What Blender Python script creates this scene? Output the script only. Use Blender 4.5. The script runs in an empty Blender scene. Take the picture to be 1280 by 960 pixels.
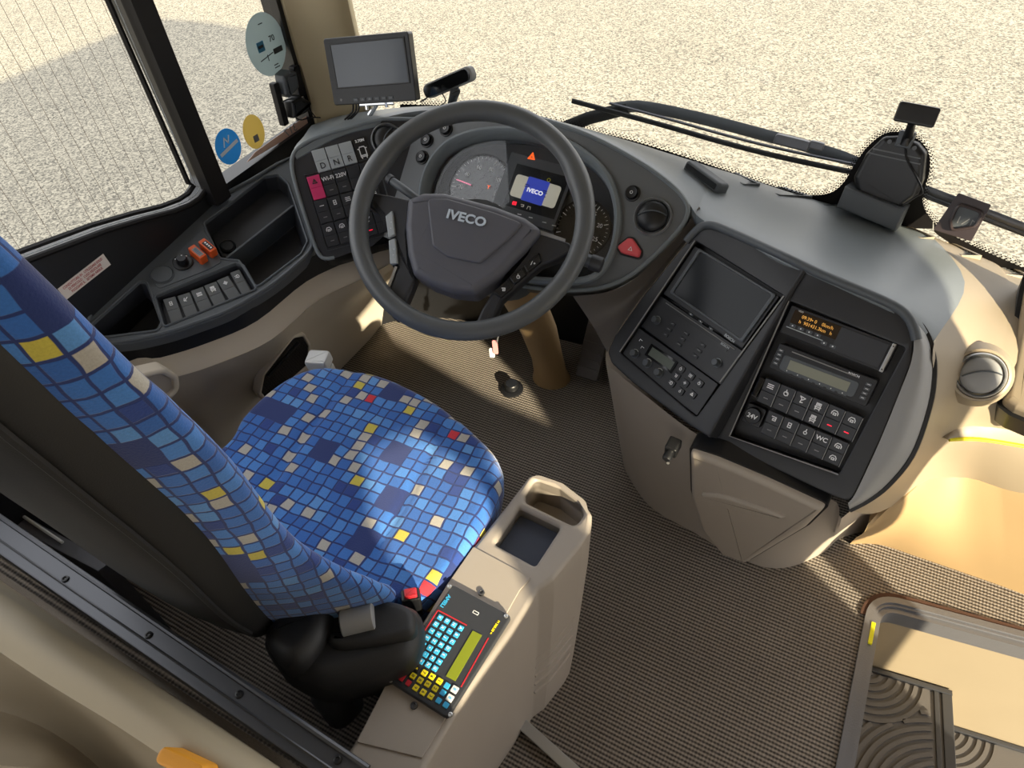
import bpy, bmesh, math, random
import numpy as np
from mathutils import Vector, Matrix
random.seed(7)
S = bpy.context.scene
COL = S.collection
V3 = Vector
# ------------------------------------------------------------------ camera
CR = V3((0.8791, 0.4711, -0.07245)); CD = V3((0.28767, -0.6456, -0.70742)); CF = V3((-0.38004, 0.60106, -0.70307))
CC = V3((0.637, -0.928, 1.45)); FOC = 865.0
cam = bpy.data.cameras.new('camera'); camo = bpy.data.objects.new('camera', cam); COL.objects.link(camo)
cam.sensor_width = 36; cam.lens = FOC / 1280 * 36; cam.clip_start = .01; cam.clip_end = 300
camo.matrix_world = Matrix(((CR.x, -CD.x, -CF.x, CC.x), (CR.y, -CD.y, -CF.y, CC.y), (CR.z, -CD.z, -CF.z, CC.z), (0, 0, 0, 1)))
S.camera = camo
# ------------------------------------------------------------------ light
SKY = 2.2; SUN = 13.0
S.view_settings.view_transform = 'Standard'; S.view_settings.look = 'None'
S.view_settings.gamma = 1; S.view_settings.use_curve_mapping = False; S.view_settings.exposure = 0.12
w = bpy.data.worlds.new('sky'); S.world = w; w.use_nodes = True
nt = w.node_tree; bg = nt.nodes['Background']; bg.inputs[1].default_value = SKY
tcw = nt.nodes.new('ShaderNodeTexCoord'); sep = nt.nodes.new('ShaderNodeSeparateXYZ'); rmp = nt.nodes.new('ShaderNodeValToRGB')
nt.links.new(tcw.outputs['Generated'], sep.inputs[0]); nt.links.new(sep.outputs[2], rmp.inputs[0]); nt.links.new(rmp.outputs[0], bg.inputs[0])
rmp.color_ramp.elements[0].position = 0.0; rmp.color_ramp.elements[0].color = (.97, .96, .94, 1)
rmp.color_ramp.elements[1].position = .7; rmp.color_ramp.elements[1].color = (.88, .90, .93, 1)
sun = bpy.data.lights.new('sun', 'SUN'); sun.energy = SUN; sun.angle = .012; sun.color = (1, .87, .62)
suno = bpy.data.objects.new('sun', sun); COL.objects.link(suno)
SUND = V3((-.84, .54, -.356)).normalized()
suno.rotation_euler = SUND.to_track_quat('-Z', 'Y').to_euler()

# ------------------------------------------------------------------ survey helpers: sight lines met with real planes
def ray(px, py): return (CF + CR * ((px - 640) / FOC) + CD * ((py - 480) / FOC))
def at(px, py, x=None, y=None, z=None):
    d = ray(px, py)
    if x is not None: t = (x - CC.x) / d.x
    elif y is not None: t = (y - CC.y) / d.y
    else: t = (z - CC.z) / d.z
    return CC + d * t
class Fr:
    def __init__(s, o, u, v=None, n=None):
        s.o = V3(o); s.u = V3(u).normalized()
        if v is not None:
            v = V3(v); v = v - s.u * v.dot(s.u); s.v = v.normalized(); s.n = s.u.cross(s.v)
        else:
            n = V3(n); n = n - s.u * n.dot(s.u); s.n = n.normalized(); s.v = s.n.cross(s.u)
    def P(s, a, b, c=0): return s.o + s.u * a + s.v * b + s.n * c
    def hit(s, px, py, c=0):
        d = ray(px, py); t = (s.o + s.n * c - CC).dot(s.n) / d.dot(s.n); return CC + d * t
    def uv(s, px, py, c=0):
        p = s.hit(px, py, c) - s.o; return (p.dot(s.u), p.dot(s.v))
    def uvs(s, pts, c=0): return [s.uv(p[0], p[1], c) for p in pts]
    def at(s, a, b, c=0): return Fr(s.P(a, b, c), s.u, s.v)
    def rot(s, ang): return Fr(s.o, s.u * math.cos(ang) + s.v * math.sin(ang), s.v * math.cos(ang) - s.u * math.sin(ang))
    def quad(s, pts, c=0):
        """frame, width and height of the rectangle seen at TL TR BR BL"""
        q = [s.hit(p[0], p[1], c) for p in pts]
        o = (q[0] + q[1] + q[2] + q[3]) / 4
        u = (q[1] - q[0] + q[2] - q[3]) / 2; v = (q[0] - q[3] + q[1] - q[2]) / 2
        return Fr(o, u, v), u.length, v.length
WORLD = Fr((0, 0, 0), (1, 0, 0), (0, 1, 0))
def isect(A, B, px, py):
    """point of the line where planes A and B meet that lies nearest the sight line"""
    k = A.n.cross(B.n).normalized()
    m = Matrix((A.n, B.n, k)); p0 = m.inverted() @ V3((A.n.dot(A.o), B.n.dot(B.o), 0))
    d = ray(px, py).normalized(); w0 = p0 - CC; b = k.dot(d)
    t = (b * d.dot(w0) - k.dot(w0)) / (1 - b * b)
    return p0 + k * t
def crom(P, n, closed=False):
    """Catmull-Rom through points"""
    P = [V3(p) if len(p) == 3 else Vector((p[0], p[1])) for p in P]; out = []; N = len(P)
    segs = N if closed else N - 1
    for i in range(segs):
        if closed: a, b, c, d = P[(i - 1) % N], P[i], P[(i + 1) % N], P[(i + 2) % N]
        else: a, b, c, d = P[max(i - 1, 0)], P[i], P[i + 1], P[min(i + 2, N - 1)]
        for k in range(n):
            t = k / n
            out.append(.5 * ((2 * b) + (c - a) * t + (2 * a - 5 * b + 4 * c - d) * t * t + (3 * b - a - 3 * c + d) * t ** 3))
    if not closed: out.append(P[-1])
    return out
def rnd(poly, r, n=5):
    """fillet a polygon's corners; r a number or one per corner"""
    out = []; N = len(poly)
    for i in range(N):
        p = Vector(poly[i]); a = Vector(poly[i - 1]) - p; b = Vector(poly[(i + 1) % N]) - p
        rr = r[i] if isinstance(r, (list, tuple)) else r
        if rr <= 0: out.append(p); continue
        la, lb = a.length, b.length; a.normalize(); b.normalize()
        ca = max(-.9999, min(.9999, a.dot(b))); half = math.acos(ca) / 2
        t = min(rr / math.tan(half), la * .48, lb * .48)
        p0 = p + a * t; p1 = p + b * t
        for k in range(n + 1):
            s = k / n; out.append((1 - s) ** 2 * p0 + 2 * s * (1 - s) * p + s * s * p1)
    return out
def rect(w, h, r=0, cx=0, cy=0, n=4):
    p = [(cx - w / 2, cy - h / 2), (cx + w / 2, cy - h / 2), (cx + w / 2, cy + h / 2), (cx - w / 2, cy + h / 2)]
    return rnd(p, r, n) if r else [Vector(q) for q in p]
def circ(r, n=32, cx=0, cy=0, ry=None): return [Vector((cx + r * math.cos(2 * math.pi * k / n), cy + (ry or r) * math.sin(2 * math.pi * k / n))) for k in range(n)]
def area2(p): return sum(p[i - 1][0] * p[i][1] - p[i][0] * p[i - 1][1] for i in range(len(p))) / 2
def ccw(p): return list(p) if area2(p) > 0 else list(p)[::-1]
def offs(p, d):
    """inset a ccw polygon by d"""
    out = []; N = len(p)
    for i in range(N):
        a = Vector(p[i]) - Vector(p[i - 1]); b = Vector(p[(i + 1) % N]) - Vector(p[i])
        if a.length < 1e-9: a = b
        if b.length < 1e-9: b = a
        na = Vector((-a.y, a.x)).normalized(); nb = Vector((-b.y, b.x)).normalized(); m = na + nb
        m = na if m.length < 1e-6 else m.normalized()
        out.append(Vector(p[i]) + m * d / max(.5, m.dot(na)))
    return out
BASE = {}
class MB:
    def __init__(s): s.bm = bmesh.new(); s.uvf = None
    def vs(s, pts): return [s.bm.verts.new(p) for p in pts]
    def face(s, v):
        try: return s.bm.faces.new(v)
        except ValueError: return None
    def bridge(s, A, B, closed=True):
        n = len(A)
        for i in range(n if closed else n - 1): s.face((A[i], A[(i + 1) % n], B[(i + 1) % n], B[i]))
    def prism(s, poly, z0, z1, fr=WORLD, ch=0, seg=2, bottom=True, chb=0):
        poly = ccw(poly); L = []
        if chb: L.append(s.vs([fr.P(p[0], p[1], z0) for p in offs(poly, chb)]))
        L.append(s.vs([fr.P(p[0], p[1], z0 + chb) for p in poly]))
        if bottom: s.face(L[0][::-1])
        if ch:
            for k in range(seg + 1):
                a = math.pi / 2 * k / seg; q = offs(poly, ch * (1 - math.cos(a)))
                L.append(s.vs([fr.P(p[0], p[1], z1 - ch + ch * math.sin(a)) for p in q]))
        else: L.append(s.vs([fr.P(p[0], p[1], z1) for p in poly]))
        for a, b in zip(L, L[1:]): s.bridge(a, b)
        s.face(L[-1]); return s
    def box(s, cx, cy, cz, sx, sy, sz, ch=0, fr=WORLD): return s.prism(rect(sx, sy, cx=cx, cy=cy), cz - sz / 2, cz + sz / 2, fr, ch, 2, True, ch)
    def plate(s, outline, holes, z0, z1, fr=WORLD, ch=0, seg=2, wall=True):
        loops = [ccw(outline)] + [ccw(h)[::-1] for h in holes]; edges = []
        for lp in loops:
            L = []
            if wall: L.append(s.vs([fr.P(p[0], p[1], z0) for p in lp]))
            steps = [(0, 0)] if not ch else [(ch * (1 - math.cos(math.pi / 2 * k / seg)), -ch + ch * math.sin(math.pi / 2 * k / seg)) for k in range(seg + 1)]
            for o, dz in steps: L.append(s.vs([fr.P(p[0], p[1], z1 + dz) for p in (offs(lp, o) if o else lp)]))
            for a, b in zip(L, L[1:]): s.bridge(a, b)
            top = L[-1]
            for i in range(len(top)):
                e = s.bm.edges.get((top[i], top[(i + 1) % len(top)])) or s.bm.edges.new((top[i], top[(i + 1) % len(top)]))
                edges.append(e)
        bmesh.ops.triangle_fill(s.bm, use_beauty=True, use_dissolve=False, edges=edges, normal=fr.n)
        return s
    def well(s, poly, z0, z1, fr=WORLD, shrink=.0):
        """pocket: walls and bottom, open at z1"""
        poly = ccw(poly); a = s.vs([fr.P(p[0], p[1], z1) for p in poly]); b = s.vs([fr.P(p[0], p[1], z0) for p in (offs(poly, shrink) if shrink else poly)])
        s.bridge(b, a) if False else s.bridge(a, b); s.face(b); return s
    def loft(s, rings, closed=True, cap0=True, cap1=True):
        L = [s.vs(r) for r in rings]
        for a, b in zip(L, L[1:]): s.bridge(a, b, closed)
        if cap0 and closed: s.face(L[0][::-1])
        if cap1 and closed: s.face(L[-1])
        return s
    def lathe(s, prof, fr, n=32, ry=1.0, cap=True):
        rings = [[fr.P(r * math.cos(2 * math.pi * k / n), r * ry * math.sin(2 * math.pi * k / n), z) for k in range(n)] for r, z in prof]
        return s.loft(rings, True, cap, cap)
    def tube(s, path, r, n=8, closed=False, flat=None):
        path = [V3(p) for p in path]; N = len(path); rings = []
        ref = None
        for i, p in enumerate(path):
            t = (path[(i + 1) % N] - path[i - 1]) if closed else (path[min(i + 1, N - 1)] - path[max(i - 1, 0)])
            t.normalize()
            if ref is None: ref = V3((0, 0, 1)) if abs(t.z) < .9 else V3((1, 0, 0))
            a = (ref - t * ref.dot(t)).normalized(); ref = a; b = t.cross(a)
            rr = r[i] if isinstance(r, (list, tuple)) else r
            rings.append([p + a * (rr * math.cos(2 * math.pi * k / n)) + b * (rr * (flat or 1) * math.sin(2 * math.pi * k / n)) for k in range(n)])
        L = [s.vs(q) for q in rings]
        for a, b in zip(L, L[1:]): s.bridge(a, b)
        if closed:
            best = min(range(n), key=lambda k: (L[0][k].co - L[-1][0].co).length)
            s.bridge(L[-1], L[0][best:] + L[0][:best])
        else: s.face(L[0][::-1]); s.face(L[-1])
        return s
    def bar(s, a, b, w, h, up=(0, 0, 1), ch=0):
        a, b = V3(a), V3(b); u = (b - a); l = u.length; fr = Fr((a + b) / 2, u, n=up)
        return s.box(0, 0, 0, l, w, h, ch, fr)
    def patch(s, rows, nu=4, nv=4, thick=None, uv=None):
        """smooth sheet through rows of points; thick = offset vector of a second skin"""
        R = [crom(r, nu) for r in rows]; cols = list(zip(*R)); C2 = [crom(c, nv) for c in cols]
        G = [[C2[j][i] for j in range(len(C2))] for i in range(len(C2[0]))]
        L = [s.vs(r) for r in G]
        for a, b in zip(L, L[1:]): s.bridge(a, b, False)
        if thick is not None:
            t = V3(thick); M = [s.vs([p + t for p in r]) for r in G]
            for a, b in zip(M, M[1:]): s.bridge(b, a, False)
            s.bridge(M[0], L[0], False); s.bridge(L[-1], M[-1], False)
            s.bridge([q[0] for q in L], [q[0] for q in M], False); s.bridge([q[-1] for q in M], [q[-1] for q in L], False)
        return G
    def strokes(s, fr, lines, w, z=0, t=.0004):
        for ln in lines:
            for a, b in zip(ln, ln[1:]):
                a, b = Vector(a), Vector(b); d = b - a
                if d.length < 1e-7: continue
                d.normalize(); q = Vector((-d.y, d.x)) * w / 2; e = d * w * .35
                s.prism([a - q - e, b - q + e, b + q + e, a + q - e], z, z + t, fr)
        return s
    def build(s, name, mat, parent=None, sharp=40, uvf=None, origin=None):
        bmesh.ops.remove_doubles(s.bm, verts=s.bm.verts, dist=1e-6)
        bmesh.ops.recalc_face_normals(s.bm, faces=s.bm.faces)
        me = bpy.data.meshes.new(name); co = [v.co for v in s.bm.verts]
        lo = V3([min(c[i] for c in co) for i in range(3)]); hi = V3([max(c[i] for c in co) for i in range(3)])
        c = V3(origin) if origin else V3(((lo.x + hi.x) / 2, (lo.y + hi.y) / 2, lo.z))
        if uvf:
            l = s.bm.loops.layers.uv.new('uv')
            for f in s.bm.faces:
                for lp in f.loops: lp[l].uv = uvf(lp.vert.co)
        for v in s.bm.verts: v.co -= c
        s.bm.to_mesh(me); s.bm.free()
        for p in me.polygons: p.use_smooth = True
        me.set_sharp_from_angle(angle=math.radians(sharp))
        o = bpy.data.objects.new(name, me); COL.objects.link(o)
        for m in (mat if isinstance(mat, (list, tuple)) else [mat]): me.materials.append(m)
        wn_ = o.modifiers.new('weighted_normal', 'WEIGHTED_NORMAL'); wn_.keep_sharp = True; wn_.weight = 80
        BASE[o.name] = c
        if parent: o.parent = parent; o.location = c - BASE[parent.name]
        else: o.location = c
        return o
def empty(name, loc, label, cat, group=None):
    o = bpy.data.objects.new(name, None); COL.objects.link(o); o.location = loc; BASE[o.name] = V3(loc); o.empty_display_size = .05
    return tag(o, label, cat, group)
def tag(o, label, cat, group=None):
    o['label'] = label; o['category'] = cat
    if group: o['group'] = group
    return o
def group(os, g):
    for o in os: o['group'] = g
def struct(o): o['kind'] = 'structure'; return o
def plabel(o, l): o['label'] = l; return o
def text(name, body, fr, size, mat, parent, a=0, b=0, c=.0005, sx=1.0, bold=0.0, ext=.0002, align='CENTER', mirror=False):
    cu = bpy.data.curves.new('t', 'FONT'); cu.body = body; cu.size = size; cu.align_x = align; cu.align_y = 'CENTER'; cu.extrude = ext; cu.offset = bold; cu.resolution_u = 3
    to = bpy.data.objects.new('t', cu); COL.objects.link(to); dg = bpy.context.evaluated_depsgraph_get(); me = bpy.data.meshes.new_from_object(to.evaluated_get(dg))
    m = MB(); vs = [m.bm.verts.new(fr.P(a + v.co.x * sx * (-1 if mirror else 1), b + v.co.y, c + ext + v.co.z)) for v in me.vertices]
    for p in me.polygons: m.face([vs[i] for i in p.vertices])
    bpy.data.objects.remove(to); bpy.data.curves.remove(cu); bpy.data.meshes.remove(me)
    return m.build(name, mat, parent)

def hitobj(names, px, py):
    """first surface of the named objects that the sight line meets: point and normal"""
    bpy.context.view_layer.update(); best = None; d = ray(px, py).normalized()
    for o in bpy.data.objects:
        if o.type == 'MESH' and o.name.split('.')[0] in names:
            ok, p, n, _ = o.ray_cast(CC - BASE[o.name], d)
            if ok:
                p = p + BASE[o.name]
                if best is None or (p - CC).length < (best[0] - CC).length: best = (p, n if n.dot(d) < 0 else -n)
    return best
# ------------------------------------------------------------------ materials
def lin(c):
    if isinstance(c, str): c = tuple(int(c[i:i + 2], 16) for i in (0, 2, 4))
    f = lambda x: x / 12.92 if x <= .04045 else ((x + .055) / 1.055) ** 2.4
    return tuple(f(x / 255) for x in c) + (1,)
def newmat(name):
    m = bpy.data.materials.new(name); m.use_nodes = True; n = m.node_tree; return m, n, n.nodes['Principled BSDF']
def N(n, t, **kw):
    q = n.nodes.new('ShaderNode' + t)
    for k, v in kw.items(): setattr(q, k, v)
    return q
def plastic(name, col, rough=.5, grain=900, bump=.12, var=.05, metal=0, spec=.5, coat=0):
    m, n, b = newmat(name); b.inputs['Roughness'].default_value = rough; b.inputs['Metallic'].default_value = metal; b.inputs['Specular IOR Level'].default_value = spec
    b.inputs['Coat Weight'].default_value = coat
    c = lin(col); tc = N(n, 'TexCoord'); ns = N(n, 'TexNoise'); ns.inputs['Scale'].default_value = 7; ns.inputs['Detail'].default_value = 4
    n.links.new(tc.outputs['Object'], ns.inputs['Vector']); mx = N(n, 'MixRGB'); mx.inputs[1].default_value = tuple(x * (1 - var) for x in c[:3]) + (1,); mx.inputs[2].default_value = tuple(min(1, x * (1 + var)) for x in c[:3]) + (1,)
    n.links.new(ns.outputs[0], mx.inputs[0]); n.links.new(mx.outputs[0], b.inputs['Base Color'])
    if bump:
        g = N(n, 'TexNoise'); g.inputs['Scale'].default_value = grain; g.inputs['Detail'].default_value = 1; n.links.new(tc.outputs['Object'], g.inputs['Vector'])
        bp = N(n, 'Bump'); bp.inputs['Strength'].default_value = bump; bp.inputs['Distance'].default_value = .001; n.links.new(g.outputs[0], bp.inputs['Height']); n.links.new(bp.outputs[0], b.inputs['Normal'])
    return m
def emit(name, col, st, base=None):
    m, n, b = newmat(name); b.inputs['Base Color'].default_value = lin(base or col); b.inputs['Emission Color'].default_value = lin(col); b.inputs['Emission Strength'].default_value = st; b.inputs['Roughness'].default_value = .4; return m
def glass(name, tint=(1, 1, 1), refl=.06):
    m, n, b = newmat(name); n.nodes.remove(b); t = N(n, 'BsdfTransparent'); t.inputs[0].default_value = tint + (1,); g = N(n, 'BsdfGlossy'); g.inputs['Roughness'].default_value = .02
    fz = N(n, 'Fresnel'); fz.inputs[0].default_value = 1.3; mx = N(n, 'MixShader'); n.links.new(fz.outputs[0], mx.inputs[0]); n.links.new(t.outputs[0], mx.inputs[1]); n.links.new(g.outputs[0], mx.inputs[2])
    n.links.new(mx.outputs[0], n.nodes['Material Output'].inputs[0]); return m
M = {}
M['dark'] = plastic('dark_plastic', '4b5055', .48)
M['pad'] = plastic('dash_pad_vinyl', '6f767a', .42, 700, .2)
M['panel'] = plastic('panel_charcoal', '2c2e33', .5)
M['panelg'] = plastic('panel_grey', '5c5f61', .5)
M['bay'] = plastic('console_black', '1b1c20', .45)
M['black'] = plastic('black_plastic', '141518', .4, bump=.05)
M['gloss'] = plastic('gloss_black', '0c0d10', .12, bump=0, coat=.3)
M['screen'] = plastic('dark_screen', '12161b', .22, bump=0, spec=.25)
M['rubber'] = plastic('soft_grip_rubber', '515456', .4, 1500, .1)
M['leather'] = plastic('wheel_cover_plastic', '55565e', .48, 1200, .25)
M['beige'] = plastic('beige_plastic', 'c0b6a6', .5, 900, .1)
M['wing'] = plastic('warm_beige_plastic', '958874', .5, 900, .1)
M['beiged'] = plastic('taupe_plastic', 'a0968a', .5, 900, .1)
M['grey'] = plastic('grey_plastic', '8b8b8b', .45)
M['lightgrey'] = plastic('light_grey_plastic', 'a9b0b4', .4, bump=.03)
M['silver'] = plastic('satin_silver', 'b8babc', .3, bump=.02, metal=.8)
M['chrome'] = plastic('chrome', 'd8dadd', .12, bump=0, metal=1)
M['alu'] = plastic('aluminium', 'b4b4b2', .35, bump=.03, metal=.9)
M['alud'] = plastic('dark_anodised', '55565a', .38, bump=.03, metal=.7)
M['console'] = plastic('taupe_grey_plastic', '9c9389', .5, 900, .1)
M['white'] = plastic('white_print', 'e8eaec', .5, bump=0)
M['whitep'] = plastic('white_plastic', 'd9dad8', .4, bump=.03)
M['red'] = plastic('red_plastic', 'd8565c', .4, bump=.02)
M['pink'] = plastic('magenta_plastic', 'd83a72', .4, bump=.02)
M['redk'] = plastic('red_key', 'b5222e', .45, bump=.02)
M['orange'] = plastic('orange_plastic', 'd8581f', .45, bump=.03)
M['yellow'] = plastic('yellow_key', 'e6d21e', .45, bump=.02)
M['yellowline'] = plastic('yellow_edge', 'e8df1c', .45, bump=.02)
M['cyan'] = plastic('cyan_key', '3aa6d6', .45, bump=.02)
M['lcd'] = plastic('grey_lcd', '85877a', .25, bump=0)
M['lcdg'] = plastic('green_lcd', '7a8426', .25, bump=0)
M['amber'] = emit('amber_display', 'd9a24a', .55)
M['amberbg'] = plastic('amber_display_background', '2a1d12', .2, bump=0)
M['redled'] = emit('red_led', 'ff2040', .9)
M['warn'] = emit('orange_telltale', 'ff6a1e', .9)
M['ui'] = emit('display_grey_field', 'c2bfae', .35)
M['uiblue'] = emit('display_blue_field', '2c3fae', .5)
M['uiwhite'] = emit('display_white_print', 'ffffff', .6)
M['pinkn'] = emit('pink_needle', 'ff8fb0', .5)
M['glass'] = glass('window_glass')
M['post'] = plastic('black_rubber_seal', '151314', .55, spec=.25)
M['edge'] = plastic('dull_grey_metal', '76767a', .42, 300, .3, metal=.5)
M['emblem'] = plastic('pale_emblem', 'c6d2de', .3, bump=0)
M['shell'] = plastic('seat_shell_black', '222223', .55, 600, .2)
M['pillar'] = plastic('beige_pillar', 'ad9f80', .6)
M['wire'] = plastic('heating_wire', 'a89a8c', .5, bump=0)
M['rubbermat'] = plastic('grey_tread_rubber', '5d5956', .5, 500, .3)
M['stepbeige'] = plastic('step_beige', '92856f', .45, 400, .08)
M['tan'] = plastic('tan_box', 'a08660', .55, 500, .2)
def film(name, col, tr=.6):
    m, n, b = newmat(name); b.inputs['Base Color'].default_value = lin(col); b.inputs['Roughness'].default_value = .5
    t = N(n, 'BsdfTranslucent'); t.inputs[0].default_value = lin(col); mx = N(n, 'MixShader'); mx.inputs[0].default_value = tr
    n.links.new(b.outputs[0], mx.inputs[1]); n.links.new(t.outputs[0], mx.inputs[2]); n.links.new(mx.outputs[0], n.nodes['Material Output'].inputs[0]); return m
M['paper'] = film('pale_sticker', 'b9c4c4'); M['blue'] = film('blue_sticker', '55a6d2'); M['ysticker'] = film('pale_yellow_sticker', 'dccb8c')
M['redprint'] = plastic('red_print', 'b04440', .5, bump=0)
M['blackprint'] = plastic('black_print', '26282a', .5, bump=0)
M['keytag'] = plastic('pink_key_tag', 'd88a8a', .4, bump=0)

def fabric():
    m, n, b = newmat('mosaic_moquette'); L = n.links.new; b.inputs['Roughness'].default_value = .9; b.inputs['Sheen Weight'].default_value = .3
    uv = N(n, 'UVMap'); uv.uv_map = 'uv'
    sc = N(n, 'VectorMath', operation='SCALE'); sc.inputs['Scale'].default_value = 1 / .0225; L(uv.outputs[0], sc.inputs[0])
    ns = N(n, 'TexNoise'); ns.inputs['Scale'].default_value = .55; ns.inputs['Detail'].default_value = 1; L(sc.outputs[0], ns.inputs['Vector'])
    s5 = N(n, 'VectorMath', operation='SUBTRACT'); s5.inputs[1].default_value = (.5, .5, .5); L(ns.outputs['Color'], s5.inputs[0])
    s6 = N(n, 'VectorMath', operation='SCALE'); s6.inputs['Scale'].default_value = .42; L(s5.outputs[0], s6.inputs[0])
    ad = N(n, 'VectorMath', operation='ADD'); L(sc.outputs[0], ad.inputs[0]); L(s6.outputs[0], ad.inputs[1])
    fl = N(n, 'VectorMath', operation='FLOOR'); L(ad.outputs[0], fl.inputs[0]); fr = N(n, 'VectorMath', operation='FRACTION'); L(ad.outputs[0], fr.inputs[0])
    wn = N(n, 'TexWhiteNoise', noise_dimensions='2D'); L(fl.outputs[0], wn.inputs['Vector'])
    cr = N(n, 'ValToRGB'); cr.color_ramp.interpolation = 'CONSTANT'
    cols = [(0, '1c3f8c'), (.09, '2a66b8'), (.3, '3574c6'), (.5, '4686d4'), (.68, '2f6cc0'), (.80, '5a97da'), (.85, 'b9b4aa'), (.970, 'd2c24c'), (.985, 'd42434')]
    e = cr.color_ramp.elements
    while len(e) < len(cols): e.new(.5)
    for q, (p, c) in zip(e, cols): q.position = p; q.color = lin(c)
    L(wn.outputs['Value'], cr.inputs[0])
    # clumps of plain navy between the tiles
    fl3 = N(n, 'VectorMath', operation='SCALE'); fl3.inputs['Scale'].default_value = .5; L(fl.outputs[0], fl3.inputs[0]); fl4 = N(n, 'VectorMath', operation='FLOOR'); L(fl3.outputs[0], fl4.inputs[0])
    wn2 = N(n, 'TexWhiteNoise', noise_dimensions='2D'); L(fl4.outputs[0], wn2.inputs['Vector']); lt = N(n, 'Math', operation='LESS_THAN'); lt.inputs[1].default_value = .10; L(wn2.outputs['Value'], lt.inputs[0])
    ab = N(n, 'VectorMath', operation='SUBTRACT'); ab.inputs[1].default_value = (.5, .5, .5); L(fr.outputs[0], ab.inputs[0]); aa = N(n, 'VectorMath', operation='ABSOLUTE'); L(ab.outputs[0], aa.inputs[0])
    sp = N(n, 'SeparateXYZ'); L(aa.outputs[0], sp.inputs[0]); mxx = N(n, 'Math', operation='MAXIMUM'); L(sp.outputs[0], mxx.inputs[0]); L(sp.outputs[1], mxx.inputs[1])
    mr = N(n, 'MapRange'); mr.inputs['From Min'].default_value = .41; mr.inputs['From Max'].default_value = .445; L(mxx.outputs[0], mr.inputs[0])
    gm = N(n, 'Math', operation='MAXIMUM'); L(mr.outputs[0], gm.inputs[0]); L(lt.outputs[0], gm.inputs[1])
    pile = N(n, 'TexNoise'); pile.inputs['Scale'].default_value = 9; pile.inputs['Detail'].default_value = 3; L(sc.outputs[0], pile.inputs['Vector'])
    pm = N(n, 'MixRGB', blend_type='MULTIPLY'); pm.inputs[0].default_value = .35; L(cr.outputs[0], pm.inputs[1]); L(pile.outputs['Fac'], pm.inputs[2])
    mx = N(n, 'MixRGB'); mx.inputs[2].default_value = lin('172c66'); L(gm.outputs[0], mx.inputs[0]); L(pm.outputs[0], mx.inputs[1]); L(mx.outputs[0], b.inputs['Base Color'])
    bp = N(n, 'Bump'); bp.inputs['Strength'].default_value = .5; bp.inputs['Distance'].default_value = .001
    hh = N(n, 'Math', operation='SUBTRACT'); L(pile.outputs['Fac'], hh.inputs[0]); L(gm.outputs[0], hh.inputs[1]); L(hh.outputs[0], bp.inputs['Height']); L(bp.outputs[0], b.inputs['Normal'])
    return m
M['fabric'] = fabric()
def carpet():
    m, n, b = newmat('ribbed_carpet'); L = n.links.new; b.inputs['Roughness'].default_value = .95
    tc = N(n, 'TexCoord'); mp = N(n, 'Mapping'); L(tc.outputs['Object'], mp.inputs[0]); sp = N(n, 'SeparateXYZ'); L(mp.outputs[0], sp.inputs[0])
    def wave(src, pitch):
        k = N(n, 'Math', operation='MULTIPLY'); k.inputs[1].default_value = 2 * math.pi / pitch; L(src, k.inputs[0]); q = N(n, 'Math', operation='SINE'); L(k.outputs[0], q.inputs[0]); return q.outputs[0]
    a = wave(sp.outputs[1], .0082); c = wave(sp.outputs[0], .0065)
    ns = N(n, 'TexNoise'); ns.inputs['Scale'].default_value = 260; L(tc.outputs['Object'], ns.inputs['Vector'])
    big = N(n, 'TexNoise'); big.inputs['Scale'].default_value = 5; big.inputs['Detail'].default_value = 5; L(tc.outputs['Object'], big.inputs['Vector'])
    s1 = N(n, 'Math', operation='MULTIPLY_ADD'); s1.inputs[1].default_value = .28; L(c, s1.inputs[0]); L(a, s1.inputs[2])
    s2 = N(n, 'Math', operation='MULTIPLY_ADD'); s2.inputs[1].default_value = 1.6; L(ns.outputs[0], s2.inputs[0]); L(s1.outputs[0], s2.inputs[2])
    mr = N(n, 'MapRange'); mr.inputs['From Min'].default_value = -.3; mr.inputs['From Max'].default_value = 2.1; L(s2.outputs[0], mr.inputs[0])
    cr = N(n, 'ValToRGB'); e = cr.color_ramp.elements; e[0].color = lin('3a3531'); e[1].color = lin('a99e92'); L(mr.outputs[0], cr.inputs[0])
    mx = N(n, 'MixRGB', blend_type='MULTIPLY'); mx.inputs[0].default_value = .35; L(cr.outputs[0], mx.inputs[1]); L(big.outputs[0], mx.inputs[2]); L(mx.outputs[0], b.inputs['Base Color'])
    bp = N(n, 'Bump'); bp.inputs['Strength'].default_value = .8; bp.inputs['Distance'].default_value = .002; L(mr.outputs[0], bp.inputs['Height']); L(bp.outputs[0], b.inputs['Normal'])
    return m
M['carpet'] = carpet()
def asphalt():
    m, n, b = newmat('asphalt'); L = n.links.new; b.inputs['Roughness'].default_value = .9
    tc = N(n, 'TexCoord'); vo = N(n, 'TexVoronoi'); vo.inputs['Scale'].default_value = 66; L(tc.outputs['Object'], vo.inputs['Vector'])
    sp = N(n, 'SeparateColor'); L(vo.outputs['Color'], sp.inputs[0]); big = N(n, 'TexNoise'); big.inputs['Scale'].default_value = .7; big.inputs['Detail'].default_value = 6; L(tc.outputs['Object'], big.inputs['Vector'])
    cr = N(n, 'ValToRGB'); e = cr.color_ramp.elements; e[0].color = lin('5a564c'); e[1].color = lin('b3ab97'); e[1].position = .9; L(sp.outputs[0], cr.inputs[0])
    mx = N(n, 'MixRGB', blend_type='MULTIPLY'); mx.inputs[0].default_value = .3; L(cr.outputs[0], mx.inputs[1]); L(big.outputs[0], mx.inputs[2]); L(mx.outputs[0], b.inputs['Base Color'])
    return m
M['asphalt'] = asphalt()
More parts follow.
